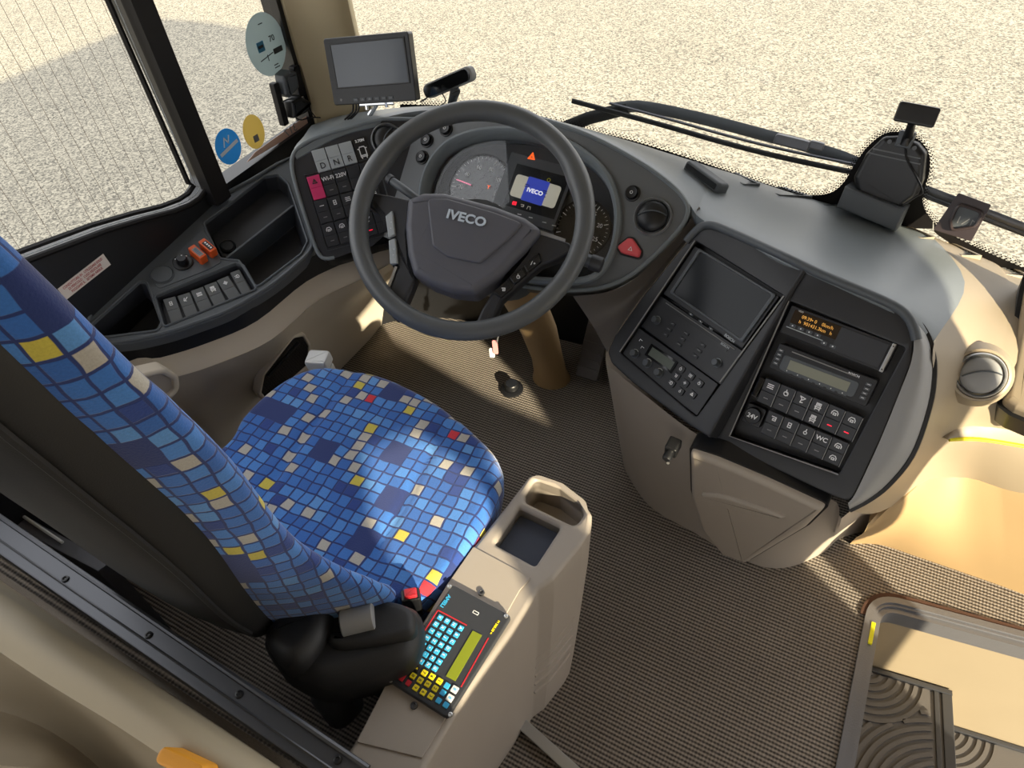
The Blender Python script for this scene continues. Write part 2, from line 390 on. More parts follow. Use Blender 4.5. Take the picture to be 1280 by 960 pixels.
# ================================================================== SETTING
GZ = -1.25
m = MB(); m.prism(rect(90, 90), GZ - .2, GZ); struct(m.build('ground', M['asphalt']))
WB = [(-.70, .335), (-.655, .395), (-.58, .45), (-.45, .495), (-.2, .53), (.1, .55), (.5, .555), (.9, .52), (1.3, .42), (1.7, .2)]
WBC = [(p.x, p.y) for p in crom(WB, 6)]
def wy(x):
    for a, b in zip(WBC, WBC[1:]):
        if a[0] <= x <= b[0]: return a[1] + (b[1] - a[1]) * (x - a[0]) / (b[0] - a[0])
    return WBC[0][1] if x < WBC[0][0] else WBC[-1][1]
def ws(px, py, off=0):
    """sight line met with the curved windscreen (off = distance inside it)"""
    lo, hi = .2, 3.0; d = ray(px, py)
    for _ in range(50):
        t = (lo + hi) / 2; p = CC + d * t
        if p.y + off < wy(p.x): lo = t
        else: hi = t
    return CC + d * lo
# floor with the step well cut out
TRIM = rnd([(.893, -1.2), (.893, .052), (1.75, .165)], [0, .06, 0], 8)
fl = [(-.74, -1.2)] + [tuple(p) for p in TRIM] + [(1.75, .62), (-.74, .62)]
m = MB(); m.plate(fl, [], -.03, 0); struct(m.build('floor', M['carpet']))
m = MB(); m.prism([(-.74, -4), (1.75, -4), (1.75, -1.2), (-.74, -1.2)], -.03, 0); struct(m.build('floor', M['carpet']))
# metal edging around the well
def ribbon(path, w0, w1):
    """polygon strip between two offsets left of a 2-D path"""
    def o(d):
        out = []
        for i, p in enumerate(path):
            a = Vector(path[max(i - 1, 0)]); b = Vector(path[min(i + 1, len(path) - 1)]); t = (b - a).normalized(); out.append(Vector(p) + Vector((-t.y, t.x)) * d)
        return out
    return o(w0), o(w1)
def strip(mb, path, w0, w1, z0, z1):
    A, B = ribbon(path, w0, w1); rings = []
    for a, b in zip(A, B): rings.append([V3((a.x, a.y, z0)), V3((b.x, b.y, z0)), V3((b.x, b.y, z1)), V3((a.x, a.y, z1))])
    mb.loft(rings)
WELL = empty('step_well', (1.2, -.1, -.46), 'entrance stairwell with metal edging and black ribbed step treads at lower right', 'steps')
m = MB(); strip(m, TRIM, -.002, .012, -.02, .006); strip(m, TRIM, -.008, -.002, -.05, .001); strip(m, TRIM, -.020, -.008, -.05, -.005); m.build('edge_trim', M['edge'], WELL)
m = MB(); strip(m, TRIM[1:], .012, .022, -.01, .004); m.build('frayed_carpet_edge', plastic('rust_brown_pile', '4c3224', .9, 700, .6), WELL)
m = MB(); q = [(.897, -.062), (.897, -.012)]; strip(m, q, -.006, .002, .0, .0075); plabel(m.build('yellow_mark', M['yellowline'], WELL), 'short yellow strip on the metal edging')
wall = [(.91, .025), (.93, .045), (1.75, .15)]
m = MB(); m.loft([[V3((p[0], p[1], -.9)), V3((p[0], p[1] + .02, -.9)), V3((p[0], p[1] + .02, -.03)), V3((p[0], p[1], -.03))] for p in wall]); m.build('riser_wall', M['stepbeige'], WELL)
m = MB(); m.box(.9, -.45, -.45, .02, .95, .84); m.build('side_wall', M['stepbeige'], WELL)
T1 = Fr((.93, .04, -.275), (1, .13, 0), v=(0, 1, 0)); T2 = Fr((1.14, .07, -.45), (1, .13, 0), v=(0, 1, 0))
def tread(fr, wd, name):
    m = MB(); m.prism([(-.02, -.9), (wd, -.9), (wd, -.002), (-.02, -.002)], -.19, 0, fr, .004); t = m.build(name, M['rubbermat'], WELL)
    m = MB()
    def own(x, y):
        if math.hypot(x - .02, y) < .135: return 0
        return 1 if math.hypot(x - wd, y + .30) < .245 else 2
    def run(path):
        if len(path) < 3: return
        A, B = ribbon([Vector(p) for p in path], -.0048, .0048); m.loft([[fr.P(a.x, a.y, 0), fr.P(a.x, a.y, .005), fr.P(b.x, b.y, .005), fr.P(b.x, b.y, 0)] for a, b in zip(A, B)])
    for g, (cx, cy) in enumerate(((.02, .0), (wd, -.30), (0.0, -.36))):
        for k in range(16):
            r = .02 + .018 * k; path = []; n_ = max(24, int(r * 1200))
            for j in range(n_ + 1):
                a = 2 * math.pi * j / n_; p = (cx + r * math.cos(a), cy + r * math.sin(a))
                if 0 <= p[0] <= wd - .044 and -.6 < p[1] < -.014 and own(*p) == g: path.append(p)
                else: run(path); path = []
            run(path)
    m.build('tread_ribs', M['rubbermat'], t)
    m = MB(); m.prism([(wd - .022, -.9), (wd, -.9), (wd, -.003), (wd - .022, -.003)], 0, .005, fr, .002); m.prism([(wd - .038, -.9), (wd - .028, -.9), (wd - .028, -.003), (wd - .038, -.003)], 0, .004, fr, .001)
    m.build('nosing', M['alud'], t)
    m = MB(); m.prism([(-.02, -.012), (wd, -.012), (wd, 0), (-.02, 0)], 0, .008, fr, .002); m.build('back_strip', M['alud'], t)
tread(T1, .205, 'tread'); tread(T2, .3, 'tread')
m = MB(); m.prism([(.89, -1.2), (1.8, -1.2), (1.8, .16), (.93, .05)], -.92, -.70); m.build('well_floor', M['rubbermat'], WELL)
# left wall, windows, posts
XW = -.70
sillpx = [(-40, 352), (30, 326), (80, 307), (130, 288), (180, 273), (215, 264), (236, 256), (248, 248), (255, 238), (257, 228), (256, 220)]
sill = [at(p[0], p[1], x=XW) for p in sillpx]; SY = [(p.y, p.z) for p in sill]
YZ = Fr((XW, 0, 0), (0, 1, 0), v=(0, 0, 1))      # u = y, v = z, n = +x
win2 = [(-1.6, 1.0)] + [(-1.6, .95)] + SY[:] + [(-.040, .76), (-.040, 1.85), (-1.6, 1.85)]
win2 = [(-1.6, .86)] + SY + [(-.036, 1.85), (-1.6, 1.85)]
q0 = at(275, 229, x=XW); q1 = at(392, 150, x=XW)
win3 = [(.016, q0.z - .01), (q1.y - .012, q1.z - .004), (q1.y - .012, 1.85), (.016, 1.85)]
m = MB(); m.plate([(-4, -.05), (.42, -.05), (.42, .62), (q1.y + .004, q1.z + .0), (q1.y + .004, 2.05), (-4, 2.05)], [win2, win3, [(-3.8, .9), (-1.75, .9), (-1.75, 1.85), (-3.8, 1.85)]], -.05, 0, YZ); struct(m.build('wall_left', M['black']))
w2 = struct(MB().plate(offs(ccw(win2), -.01), [], -.026, -.022, YZ).build('window_2', M['glass']))
w3 = struct(MB().plate(offs(ccw(win3), -.008), [], -.016, -.012, YZ).build('window_3', M['glass']))
m = MB(); pth = [YZ.P(a, b, .004) for a, b in SY] + [YZ.P(-.036, 1.85, .004)]; m.tube(pth, .0065, 8); plabel(m.build('seal', M['post'], w2), 'black rubber seal')
m = MB(); pth = [YZ.P(a - .012, b + .016, -.012) for a, b in SY[:-2]] + [YZ.P(-.052, SY[-1][1] + .0, -.012), YZ.P(-.052, 1.85, -.012)]; m.tube(pth, .0055, 6, flat=1.3); plabel(m.build('slider_rail', M['post'], w2), 'dark channel round the sliding pane')
m = MB(); m.tube([p + V3((.012, .006, -.006)) for p in pth], .0012, 5); plabel(m.build('bright_edge', M['lightgrey'], w2), 'thin bright line along the frame')
m = MB()
for px in (-44, -22, -2, 19, 41, 63, 84, 106, 127): 
    y = at(px, 0, x=XW - .02).y; zb = np.interp(y, [s[0] for s in SY], [s[1] for s in SY]); m.tube([(XW - .02, y, zb - .02), (XW - .02, y, 1.85)], .0005, 4)
for k in range(8):
    y = -.335 - .0305 * k; zb = np.interp(y, [s[0] for s in SY], [s[1] for s in SY]); m.tube([(XW - .02, y, zb - .02), (XW - .02, y, 1.85)], .0005, 4)
m.build('heating_wires', M['wire'], w2)
m = MB(); m.box(XW + .012, -.01, 1.27, .03, .046, 1.2, .006); struct(m.build('trim_1', M['post']))
# windscreen pillar
pe = ws(441, 20); prof = [(XW - .01, q1.y + .004), (XW + .012, q1.y - .002), (XW + .022, q1.y + .012), (XW + .045, q1.y + .03), (XW + .085, q1.y + .045), (pe.x - .012, pe.y - .03), (pe.x, pe.y - .006), (pe.x - .01, pe.y + .02), (XW - .01, q1.y + .06)]
m = MB(); m.prism(prof, .5, 2.0, WORLD); struct(m.build('pillar', M['pillar']))
m = MB(); m.bar((XW + .006, q1.y - .004, .6), (XW + .006, q1.y - .004, 2), .016, .022); struct(m.build('trim_2', M['post']))
m = MB(); m.bar((pe.x + .001, pe.y - .004, .55), (pe.x + .001, pe.y - .004, 2), .012, .02); struct(m.build('trim_3', M['post']))
# windscreen
m = MB(); xs = [p for p in WBC if p[0] >= pe.x]
G0 = [[V3((x, y + .004, z)) for x, y in xs] for z in (.2, 1.95)]; G1 = [[V3((x, y + .008, z)) for x, y in xs] for z in (.2, 1.95)]
L = [m.vs(r) for r in G0 + G1]; m.bridge(L[0], L[1], False); m.bridge(L[3], L[2], False); m.bridge(L[2], L[0], False); m.bridge(L[1], L[3], False); wsn = struct(m.build('window_1', M['glass']))
# body below the windscreen, roof, far side with unseen openings shaped to pass the sun
m = MB(); L = [m.vs([V3((x, y + o, z)) for x, y in WBC]) for o, z in ((.012, .25), (.012, -.9), (.05, -.9), (.05, .25))]
for i in range(4): m.bridge(L[i], L[(i + 1) % 4], False)
struct(m.build('wall_front', M['black']))
m = MB(); m.plate([(-.76, -4), (1.82, -4), (1.82, .2), (1.3, .5), (.5, .62), (-.5, .58), (-.76, .4)], [], 2.0, 2.05); struct(m.build('ceiling', M['beige']))
RW = Fr((1.8, 0, 0), (0, 1, 0), v=(0, 0, 1))
door_glass = [(-.475, -.75), (.14, -.75), (.14, 1.10), (-.475, 1.10)]; slot = [(-.612, .1), (-.555, .1), (-.555, .62), (-.612, .62)]
sun_gap_foot = [(-1.36, 1.17), (-1.27, 1.08), (-1.05, .85), (-.93, .755), (-.905, .80), (-.92, .86), (-.94, .95), (-.94, 1.07), (-.97, 1.09), (-1.15, 1.2)]; sun_gap_seat = [(-1.69, 1.11), (-1.60, 1.065), (-1.42, 1.06), (-1.395, 1.12), (-1.38, 1.17), (-1.44, 1.235), (-1.56, 1.26), (-1.62, 1.21), (-1.61, 1.135)]  # irregular gaps added out of view so sun lands on footwell, seat and box
m = MB(); m.plate([(-4, -1.1), (.2, -1.1), (.2, 2.05), (-4, 2.05)], [door_glass, slot, sun_gap_foot, sun_gap_seat], 0, .012, RW); struct(m.build('wall_right', M['beige']))
# driver's platform side wall, taupe moulding under the side console
# ================================================================== DASHBOARD
PB = Fr((0, .2, .66), (1, 0, 0), n=(0, -.7, .714))
PW = Fr((-.42, .1, .652), (.66, .72, 0), n=(.62, -.56, .56))
DASH = empty('dashboard', (0, .35, .62), 'dark grey dashboard with instrument cluster running under the windscreen', 'dashboard')
ht = isect(PB, PW, 505, 142); hb = isect(PB, PW, 492, 300)
main_px = [(560, 134), (620, 138), (680, 150), (740, 171), (800, 203), (838, 230), (856, 250), (860, 266), (850, 286), (818, 320), (786, 346), (755, 359), (722, 363), (680, 362), (620, 350), (560, 328)]
wing_px = [(478, 149), (440, 159), (400, 171), (378, 181), (367, 193), (365, 210), (372, 240), (384, 278), (394, 308), (403, 322), (418, 322), (440, 315), (466, 307)]
uvp = lambda f, p: (lambda d: (d.dot(f.u), d.dot(f.v)))(p - f.o)
main2 = [uvp(PB, ht)] + PB.uvs(main_px) + [uvp(PB, hb)]
main2 = [main2[0]] + [tuple(p) for p in crom(main2[1:-1], 4)] + [main2[-1]]
wing2 = [uvp(PW, ht)] + [tuple(p) for p in crom(PW.uvs(wing_px), 4)] + [uvp(PW, hb)]
hole_px = [(530, 250), (533, 225), (545, 199), (566, 179), (602, 167), (650, 166), (700, 178), (735, 198), (759, 225), (770, 260), (768, 298), (757, 328), (738, 346), (700, 350), (640, 345), (580, 327), (545, 302), (532, 276)]
hole = [tuple(p) for p in crom(PB.uvs(hole_px), 4, True)]
m = MB(); m.plate(main2, [hole], -.03, 0, PB); IP = m.build('instrument_panel', M['panelg'], DASH)
m = MB(); m.plate(wing2, [], -.03, 0, PW); WP = m.build('switch_panel', M['panel'], DASH)
# padded lip round the panel
lip = [PW.P(*p, .002) for p in wing2[1:-1]]; lip_top = [PW.P(*p, .002) for p in wing2[:-1]][::-1]
path = lip_top[8:] + [PB.P(*p, .002) for p in main2[1:-1]]
m = MB(); m.tube(path, .0045, 8); m.build('panel_lip', M['pad'], DASH)
# gauge hood and cluster
m = MB(); A = [PB.P(*p, .004) for p in hole]; 
rings = [[PB.P(*p, z) for p in offs(ccw(hole), d)] for d, z in ((-.012, .001), (-.010, .009), (-.004, .012), (.002, .008), (.006, -.004), (.010, -.045))]
m.loft(rings, True, False, False); plabel(m.build('gauge_hood', M['pad'], DASH), 'raised grey hood ring')
PC = PB.at(0, 0, -.042)
m = MB(); m.prism(offs(ccw(hole), .004), -.01, 0, PC); CL = m.build('gauge_cluster', M['panel'], DASH)
def dial(cx, cy, r, a0, a1, nmaj, nums, need):
    f = PC.at(*PC.uv(cx, cy)); 
    m = MB(); m.lathe([(r * 1.02, 0), (r * 1.02, .003), (r * .97, .004), (r * .95, .002), (0, .002)], f, 48); m.build('dial', M['gloss'], CL)
    L1 = []; L2 = []
    for k in range(nmaj * 5 + 1):
        a = math.radians(a0 + (a1 - a0) * k / (nmaj * 5)); ri = .78 if k % 5 == 0 else .86
        (L1 if k % 5 == 0 else L2).append([(r * ri * math.cos(a), r * ri * math.sin(a)), (r * .92 * math.cos(a), r * .92 * math.sin(a))])
    m = MB(); m.strokes(f, L1, .0016, .003); m.strokes(f, L2, .0008, .003); m.build('dial_marks', M['white'], CL)
    for k, s in nums:
        a = math.radians(a0 + (a1 - a0) * k / nmaj); text('dial_number', s, f, .013, M['white'], CL, r * .62 * math.cos(a), r * .62 * math.sin(a), .003)
    if need is not None:
        a = math.radians(need); m = MB(); m.strokes(f, [[(r * .3 * math.cos(a), r * .3 * math.sin(a)), (r * .8 * math.cos(a), r * .8 * math.sin(a))]], .0025, .004, .002); m.build('needle', M['pinkn'], CL)
dial(600, 236, .078, 225, -45, 7, [(0, '0'), (1, '20'), (2, '40'), (3, '60'), (4, '80'), (5, '100'), (6, '120')], 172)
dial(728, 286, .062, 200, -70, 6, [(2, '10'), (3, '15'), (4, '20'), (5, '25')], None)
# centre display of the cluster
f, wd, hg = PC.quad([(633, 189), (714, 209), (697, 292), (618, 264)], .012)
m = MB(); m.prism(rect(wd, hg, .004), -.012, 0, f, .002); DM = m.build('driver_display', M['dark'], DASH)
plabel(DM, 'driver information screen showing a lit logo field')
f2, w2_, h2_ = PC.quad([(643, 204), (710, 221), (694, 275), (632, 256)], .0125)
m = MB(); m.prism(rect(w2_, h2_), -.001, .0004, f2); m.build('screen', M['screen'], DM)
f3, w3_, h3_ = PC.quad([(645, 217), (700, 233), (695, 262), (638, 244)], .013)
m = MB(); m.prism(rect(w3_, h3_, .008), 0, .0004, f3); m.build('light_field', M['ui'], DM)
m = MB(); m.prism(rect(w3_ * .47, h3_ * 1.08, .003), 0, .0008, f3); m.build('blue_field', M['uiblue'], DM)
text('lettering', 'IVECO', f3, .0125, M['uiwhite'], DM, 0, -.002, .0009, 1.1, .0003)
m = MB(); m.strokes(f3, [[(-.028, .008), (-.018, .008)], [(-.028, .004), (-.017, .004)], [(.018, .006), (.027, .006)], [(.018, .002), (.028, .002)], [(.020, -.006), (.0205, -.006)], [(.025, -.006), (.028, -.006)]], .0015, .0005); m.build('readout_marks', M['screen'], DM)
e1 = PC.at(*PC.uv(643, 254, .013), .013)
m = MB(); m.strokes(e1, [[(-.004, -.003), (-.004, .003), (.004, .003), (.004, -.003), (-.004, -.003)], [(-.004, 0), (.004, 0)]], .0016); m.build('telltale', M['redled'], DM)
e1 = PC.at(*PC.uv(653, 257, .013), .013); m = MB(); m.strokes(e1, [[(-.004, .002), (.003, .002), (.003, -.002), (-.002, -.002)]], .0012); e1 = PC.at(*PC.uv(661, 260, .013), .013); m.strokes(e1, [[(-.004, -.003), (-.003, .003), (.003, .003), (.004, -.003)]], .0012); m.build('telltale', M['ui'], DM)
e1 = PC.at(*PC.uv(686, 225, .013), .013); m = MB(); m.strokes(e1, [[tuple(p) for p in circ(.0035, 12)] + [(.0035, 0)]], .0012); m.build('telltale', M['yellowline'], DM)
e1 = PC.at(*PC.uv(665, 195.5, .012), .012); m = MB(); m.strokes(e1, [[(-.008, -.006), (.008, -.006), (0, .008), (-.008, -.006)], [(-.004, -.0035), (.004, -.0035), (0, .0035), (-.004, -.0035)]], .0016); plabel(m.build('hazard_telltale', M['warn'], CL), 'lit orange warning triangle')
e1 = PC.at(*PC.uv(611, 234.5, .004), .006); m = MB(); m.strokes(e1, [[(0, -.003), (0, .003), (-.003, .004)], [(0, .002), (.003, .004)]], .0014); plabel(m.build('arrow_telltale', M['warn'], CL), 'small lit orange mark')
m = MB()
for p in ((625, 259), (652, 270), (666, 274), (683, 280), (695, 284)):
    e1 = PC.at(*PC.uv(*p, .0), .013); m.strokes(e1, [[(-.004, 0), (.004, 0)]], .0022)
m.build('control_marks', M['white'], DM)
# clear lens over the cluster
m = MB(); m.prism(offs(ccw(hole), .012), .0, .001, PB.at(0, 0, -.018)); plabel(m.build('clear_lens', M['glass'], DASH), 'clear lens over the gauges')

def vent(f, r, parent, ring=None, body=None, ang=.5, name='air_vent'):
    m = MB(); m.lathe([(r * 1.14, 0), (r * 1.12, .005), (r * 1.06, .007), (r * .99, .004), (r * .97, -.002)], f, 40, cap=False); m.lathe([(r * .96, -.003), (r * .93, .004), (r * .9, -.004)], f, 40, cap=False); V = m.build(name, ring or M['chrome'], parent)
    m = MB(); prof = [(r * .955, -.002)] + [(r * .9 * math.cos(a), .004 + r * .38 * math.sin(a)) for a in [k * math.pi / 16 for k in range(9)]]; m.lathe(prof, f, 40); m.build('vent_drum', body or M['black'], V)
    g = f.rot(ang); m = MB(); P = []
    for k in range(17):
        t = -1 + 2 * k / 16; x = t * r * .84; rr = abs(x) / (r * .9); z = .004 + r * .38 * math.sqrt(max(0, 1 - min(1, (x * x + (r * .22 * (1 - t * t)) ** 2) / (r * .9) ** 2))); P.append(g.P(x, r * .22 * (1 - t * t), z + .0015))
    m.tube(P, .0014, 6); m.build('blade_edge', ring and M['dark'] or M['grey'], V)
    return V
def roundknob(f, r, parent, name='push_knob', mat=None):
    m = MB(); m.lathe([(r * 1.3, 0), (r * 1.28, .003), (r * 1.1, .004), (r * 1.05, .001)], f, 28, cap=False); m.lathe([(r, 0), (r, .007), (r * .9, .0105), (r * .6, .0095), (0, .009)], f, 28); K = m.build(name, mat or M['black'], parent)
    m = MB(); m.strokes(f, [[tuple(p) for p in circ(r * .22, 10)] + [(r * .22, 0)]], .0012, .0098); m.build('symbol', M['white'], K)
vent(PW.at(*PW.uv(484, 175)), .033, DASH, M['silver'], ang=.9)
vent(PB.at(*PB.uv(816, 271)), .034, DASH, M['silver'], ang=.2)
for f, p in ((PB, (528, 197)), (PB, (558, 162)), (PB, (534, 176)), (PB, (790.5, 242))): roundknob(f.at(*f.uv(*p)), .0125, DASH)
# hazard switch
hz = rnd(PB.uvs([(772, 309), (786, 298), (792, 299), (802, 314), (800, 323), (777, 317)]), .006)
m = MB(); m.prism(offs(ccw(hz), -.0035), 0, .002, PB); m.build('hazard_surround', M['black'], DASH)
m = MB(); m.prism(hz, 0, .009, PB, .005, 3); H = m.build('hazard_switch', M['red'], DASH)
e1 = PB.at(*PB.uv(788, 311, .009), .0092); m = MB(); m.strokes(e1, [[(-.004, -.003), (.004, -.003), (0, .004), (-.004, -.003)]], .001); m.build('symbol', M['white'], H)
# rocker switches
ICON = {
 'bars': [[(-.3, .2), (.3, .2)], [(-.3, 0), (.3, 0)], [(-.3, -.2), (.3, -.2)]], 'dash': [[(-.25, 0), (.25, 0)]],
 'lamp': [[(-.1, .25), (.15, .25), (.25, 0), (.15, -.25), (-.1, -.25), (-.1, .25)], [(-.4, .15), (-.2, .15)], [(-.4, -.15), (-.2, -.15)]],
 'bus': [[(-.22, -.3), (-.22, .3), (.22, .3), (.22, -.3), (-.22, -.3)], [(-.1, .05), (.1, .05), (.1, .2), (-.1, .2), (-.1, .05)], [(-.3, -.12), (.3, -.12)], [(-.22, -.3), (-.22, -.42)], [(.22, -.3), (.22, -.42)]],
 'car': [[(-.3, -.15), (-.3, .05), (-.15, .25), (.15, .25), (.3, .05), (.3, -.15)], [(-.12, -.2), (.12, -.2), (.12, 0), (-.12, 0), (-.12, -.2)]],
 'wheel': [[tuple(p) for p in circ(.22, 10, .02, -.08)] + [(.24, -.08)], [(-.02, .32), (-.02, .05), (.14, .05), (.22, -.25)]],
 'fan': [[(-.25, .3), (.3, .2), (.05, -.05), (-.25, .3)], [(-.05, -.05), (-.1, -.35), (.15, -.3)]],
 'door': [[(-.15, -.25), (-.15, .25), (.15, .25), (.15, -.25), (-.15, -.25)], [(-.15, 0), (.15, 0)]],
 'hook': [[(-.25, .2), (.2, .2), (.2, -.2), (-.1, -.2), (-.1, 0), (.1, 0)]],
 'drop': [[tuple(p) for p in circ(.16, 8, 0, -.08)] + [(.16, -.08)], [(0, .1), (.04, .32)]],
 'cross': [[(-.28, 0), (.28, 0)], [(0, .28), (0, -.28)], [(-.14, .14), (.14, .14), (.14, -.14), (-.14, -.14), (-.14, .14)]],
 'tri': [[(-.28, -.2), (.28, -.2), (0, .28), (-.28, -.2)], [(0, -.1), (0, .1)]],
 'slash': [[(-.1, .25), (-.25, -.1), (.05, -.25)], [(-.2, -.2), (.28, .28)]],
}
def rocker(f, w, h, parent, mat, icon=None, low=None, lowmat=None, txt=None, txt2=None, inkmat=None, tilt=.004):
    """a two-ended rocker switch with its pressed and raised halves"""
    rings = []
    for b, z in ((-h / 2, .0), (-h / 2, .004), (-h / 2 + .001, .0055), (-.001, .005 + tilt * .45), (0, .0043 + tilt * .45), (.001, .005 + tilt * .5), (h / 2 - .001, .0055 + tilt), (h / 2, .0045 + tilt), (h / 2, 0)):
        x = w / 2 - .0004; rings.append([f.P(-x, b, 0), f.P(-x, b, max(z - .0008, .0)), f.P(-x + .0008, b, z), f.P(x - .0008, b, z), f.P(x, b, max(z - .0008, .0)), f.P(x, b, 0)])
    m = MB(); m.loft(rings); R = m.build('rocker_switch', mat, parent, 30); ink = inkmat or M['white']
    ft = Fr(f.P(0, h * .25, .0054 + tilt * .77), f.u, v=(f.v * (h / 2) + f.n * (tilt * .5))); fb = Fr(f.P(0, -h * .25, .0056 + tilt * .25), f.u, v=(f.v * (h / 2) + f.n * tilt * .45))
    if icon: m = MB(); m.strokes(ft, [[(a * w * .62, b * w * .62) for a, b in l] for l in ICON[icon]], w * .06, .0003); m.build('symbol', ink, R)
    if txt: text('lettering', txt, ft, w * .42, ink, R, c=.0004, bold=.0002)
    if low: m = MB(); m.strokes(fb, [[(a * w * (.62 if low != 'dash' else .5), b * w * .62) for a, b in l] for l in ICON[low]], w * .06, .0003); m.build('symbol', lowmat or ink, R)
    if txt2: text('lettering', txt2, fb, w * .6, ink, R, c=.0004, bold=.0001)
    return R
B1 = Fr((.416, .077, .594), (.866, -.5, .014), v=(.325, .582, .745))
# switch bank left of the wheel: rows measured on the panel, c = column step, d = row step
def bank(f, tl, cs, rs):
    o = Vector(f.uv(*tl)); c = (Vector(f.uv(tl[0] + cs[0] * 3, tl[1] + cs[1] * 3)) - o) / 3; r = (Vector(f.uv(tl[0] + rs[0] * 3, tl[1] + rs[1] * 3)) - o) / 3
    return o, c, r
def cell(f, o, c, r, i, j, c0=0):
    p = o + c * (i + .5) + r * (j + .5); u = f.u * c.x + f.v * c.y; v = -(f.u * r.x + f.v * r.y)
    return Fr(f.P(p.x, p.y, c0), u, v), u.length, v.length
o, c, r = bank(PW, (383, 222), (16.4, -4.2), (8.9, 29.6))
fr0 = [o - c * .1 - r * .1, o + c * 5.4 - r * .1, o + c * 5.4 + r * 3.08, o - c * .1 + r * 3.08]
m = MB(); m.plate([tuple(o - c * .12 - r * .12), tuple(o + c * 5.5 - r * .12), tuple(o + c * 5.5 + r * 3.1), tuple(o - c * .12 + r * 3.1)], [[tuple(q) for q in fr0]], 0, .003, PW); m.build('switch_frame', M['dark'], DASH)
names = [['red', 'WiFi', '220V', None, 'drop'], ['dash', 'door', 'bars', 'lamp', 'bars'], ['car', 'car', 'lamp', 'fan', None]]
for j in range(3):
    for i in range(5):
        f, wd, hg = cell(PW, o, c, r, i, j); k = names[j][i]; wd *= .96; hg *= .95
        if k == 'red': plabel(rocker(f, wd, hg, DASH, M['pink'], 'tri', inkmat=M['blackprint'], tilt=.007), 'raised magenta safety switch')
        elif k in ('WiFi', '220V'): rocker(f, wd, hg, DASH, M['panel'], None, 'dash', M['grey'], txt={'WiFi': 'Wi-Fi'}.get(k, k))
        else: rocker(f, wd, hg, DASH, M['panel'], k, 'dash' if k and (i, j) != (3, 2) else None, M['grey']) if (i, j) != (3, 2) else rocker(f, wd, hg, DASH, M['panel'], k, 'dash', M['redled'])
o2, c2, r2 = bank(PW, (389.5, 189), (16.8, -4.4), (7.2, 28))
for i, t in enumerate('DNR'):
    f, wd, hg = cell(PW, o2, c2, r2, i, 0); R = rocker(f, wd * .96, hg * .97, DASH, M['lightgrey'], None, txt2=t, inkmat=M['blackprint'], tilt=.003); plabel(R, 'pale grey gear switch marked ' + t)
f, wd, hg = cell(PW, o2, c2, r2, 3.08, 0)
m = MB(); m.prism(rect(wd * 1.05, hg * 1.05, .002), 0, .003, f, .001); R = plabel(m.build('height_plate', M['black'], DASH), 'black plate with white bus outline and 3.70M')
text('lettering', '3.70M', f, .0085, M['white'], R, 0, hg * .4, .0035, 1.0, .0003)
m = MB(); m.strokes(f, [[(x * .022, y * .03 - .006) for x, y in l] for l in ([(-.32, -.3), (-.32, .3), (-.22, .42), (.22, .42), (.32, .3), (.32, -.3), (-.32, -.3)], [(-.45, .3), (-.32, .25)], [(.45, .3), (.32, .25)], [(-.32, -.2), (.32, -.2)], [(-.25, -.3), (-.25, -.42)], [(.25, -.3), (.25, -.42)])], .0022, .003); m.build('bus_outline', M['white'], R)
# dash pad between lip and windscreen
def pl(p, f, c=0): return f.hit(p[0], p[1], c)
cols = [
 ((392, 156), (380, 172), (367, 191, 'W')), ((428, 145), (424, 155), (418, 164, 'W')), ((470, 139), (468, 144), (466, 151, 'W')), ((520, 135), (520, 137), (520, 139, 'B')),
 ((600, 136), (600, 136), (600, 136, 'B')), ((660, 144), (660, 144), (660, 145, 'B')), ((700, 154), (702, 156), (705, 158, 'B')), ((745, 166), (746, 169), (748, 173, 'B')), ((800, 181), (800, 190), (800, 202, 'B')), ((850, 196), (850, 213), (848, 238, 'B')),
 ((890, 209), (885, 232), (870, 268, 'C'))]
rows = [[], [], [], [], []]
for a, b, c_ in cols:
    A = ws(a[0], a[1], .008); Cc = B1.hit(870, 268, -.01) if c_[2] == 'C' else pl(c_, PW if c_[2] == 'W' else PB, .004); B = at(*b, z=(A.z * .55 + Cc.z * .45) + .012) if c_[2] == 'C' else (A + Cc) / 2 + V3((0, 0, .004))
    rows[0].append(A - V3((0, 0, .05))); rows[1].append(A); rows[2].append(B); rows[3].append(Cc); rows[4].append(Cc + V3((0, .03, -.07)))
m = MB(); m.patch(rows, 4, 4); plabel(m.build('dash_top', M['pad'], DASH), 'grey padded top behind the instrument panel')
# ================================================================== CENTRE CONSOLE
B2 = Fr((.648, .0245, .609), (.982, -.188, 0), v=(.11, .573, .812))
CON = empty('centre_console', (.55, .15, 0), 'black twin-bay control console with taupe base right of the steering wheel', 'console')
L_px = [(1006, 337), (940, 305), (905, 290), (886, 284), (873, 288), (856, 305), (802, 372), (768, 420), (759, 440), (764, 454), (790, 478), (830, 508), (862, 532), (886, 546)]
R_px = [(886, 546), (920, 562), (960, 582), (1010, 606), (1045, 622), (1060, 627), (1068, 619), (1102, 546), (1126, 487), (1139, 452), (1142, 425), (1135, 403), (1117, 385), (1060, 360), (1006, 337)]
lb = rnd(B1.uvs(L_px), [0] + [.015] * 12 + [0]); rb = rnd(B2.uvs(R_px), [0] + [.015] * 13 + [0])
bay1 = [(869, 301), (980, 370), (870, 521), (775, 440)]; bay2 = [(986, 376), (1132, 435), (1048, 593), (912, 545)]
h1 = rnd(B1.uvs(bay1), .006); h2 = rnd(B2.uvs(bay2), .006)
m = MB(); m.plate(lb, [h1], -.03, 0, B1, .004); m.plate(rb, [h2], -.03, 0, B2, .004); m.well(h1, -.026, -.004, B1); m.well(h2, -.026, -.004, B2)
m.build('control_panel', M['bay'], CON)
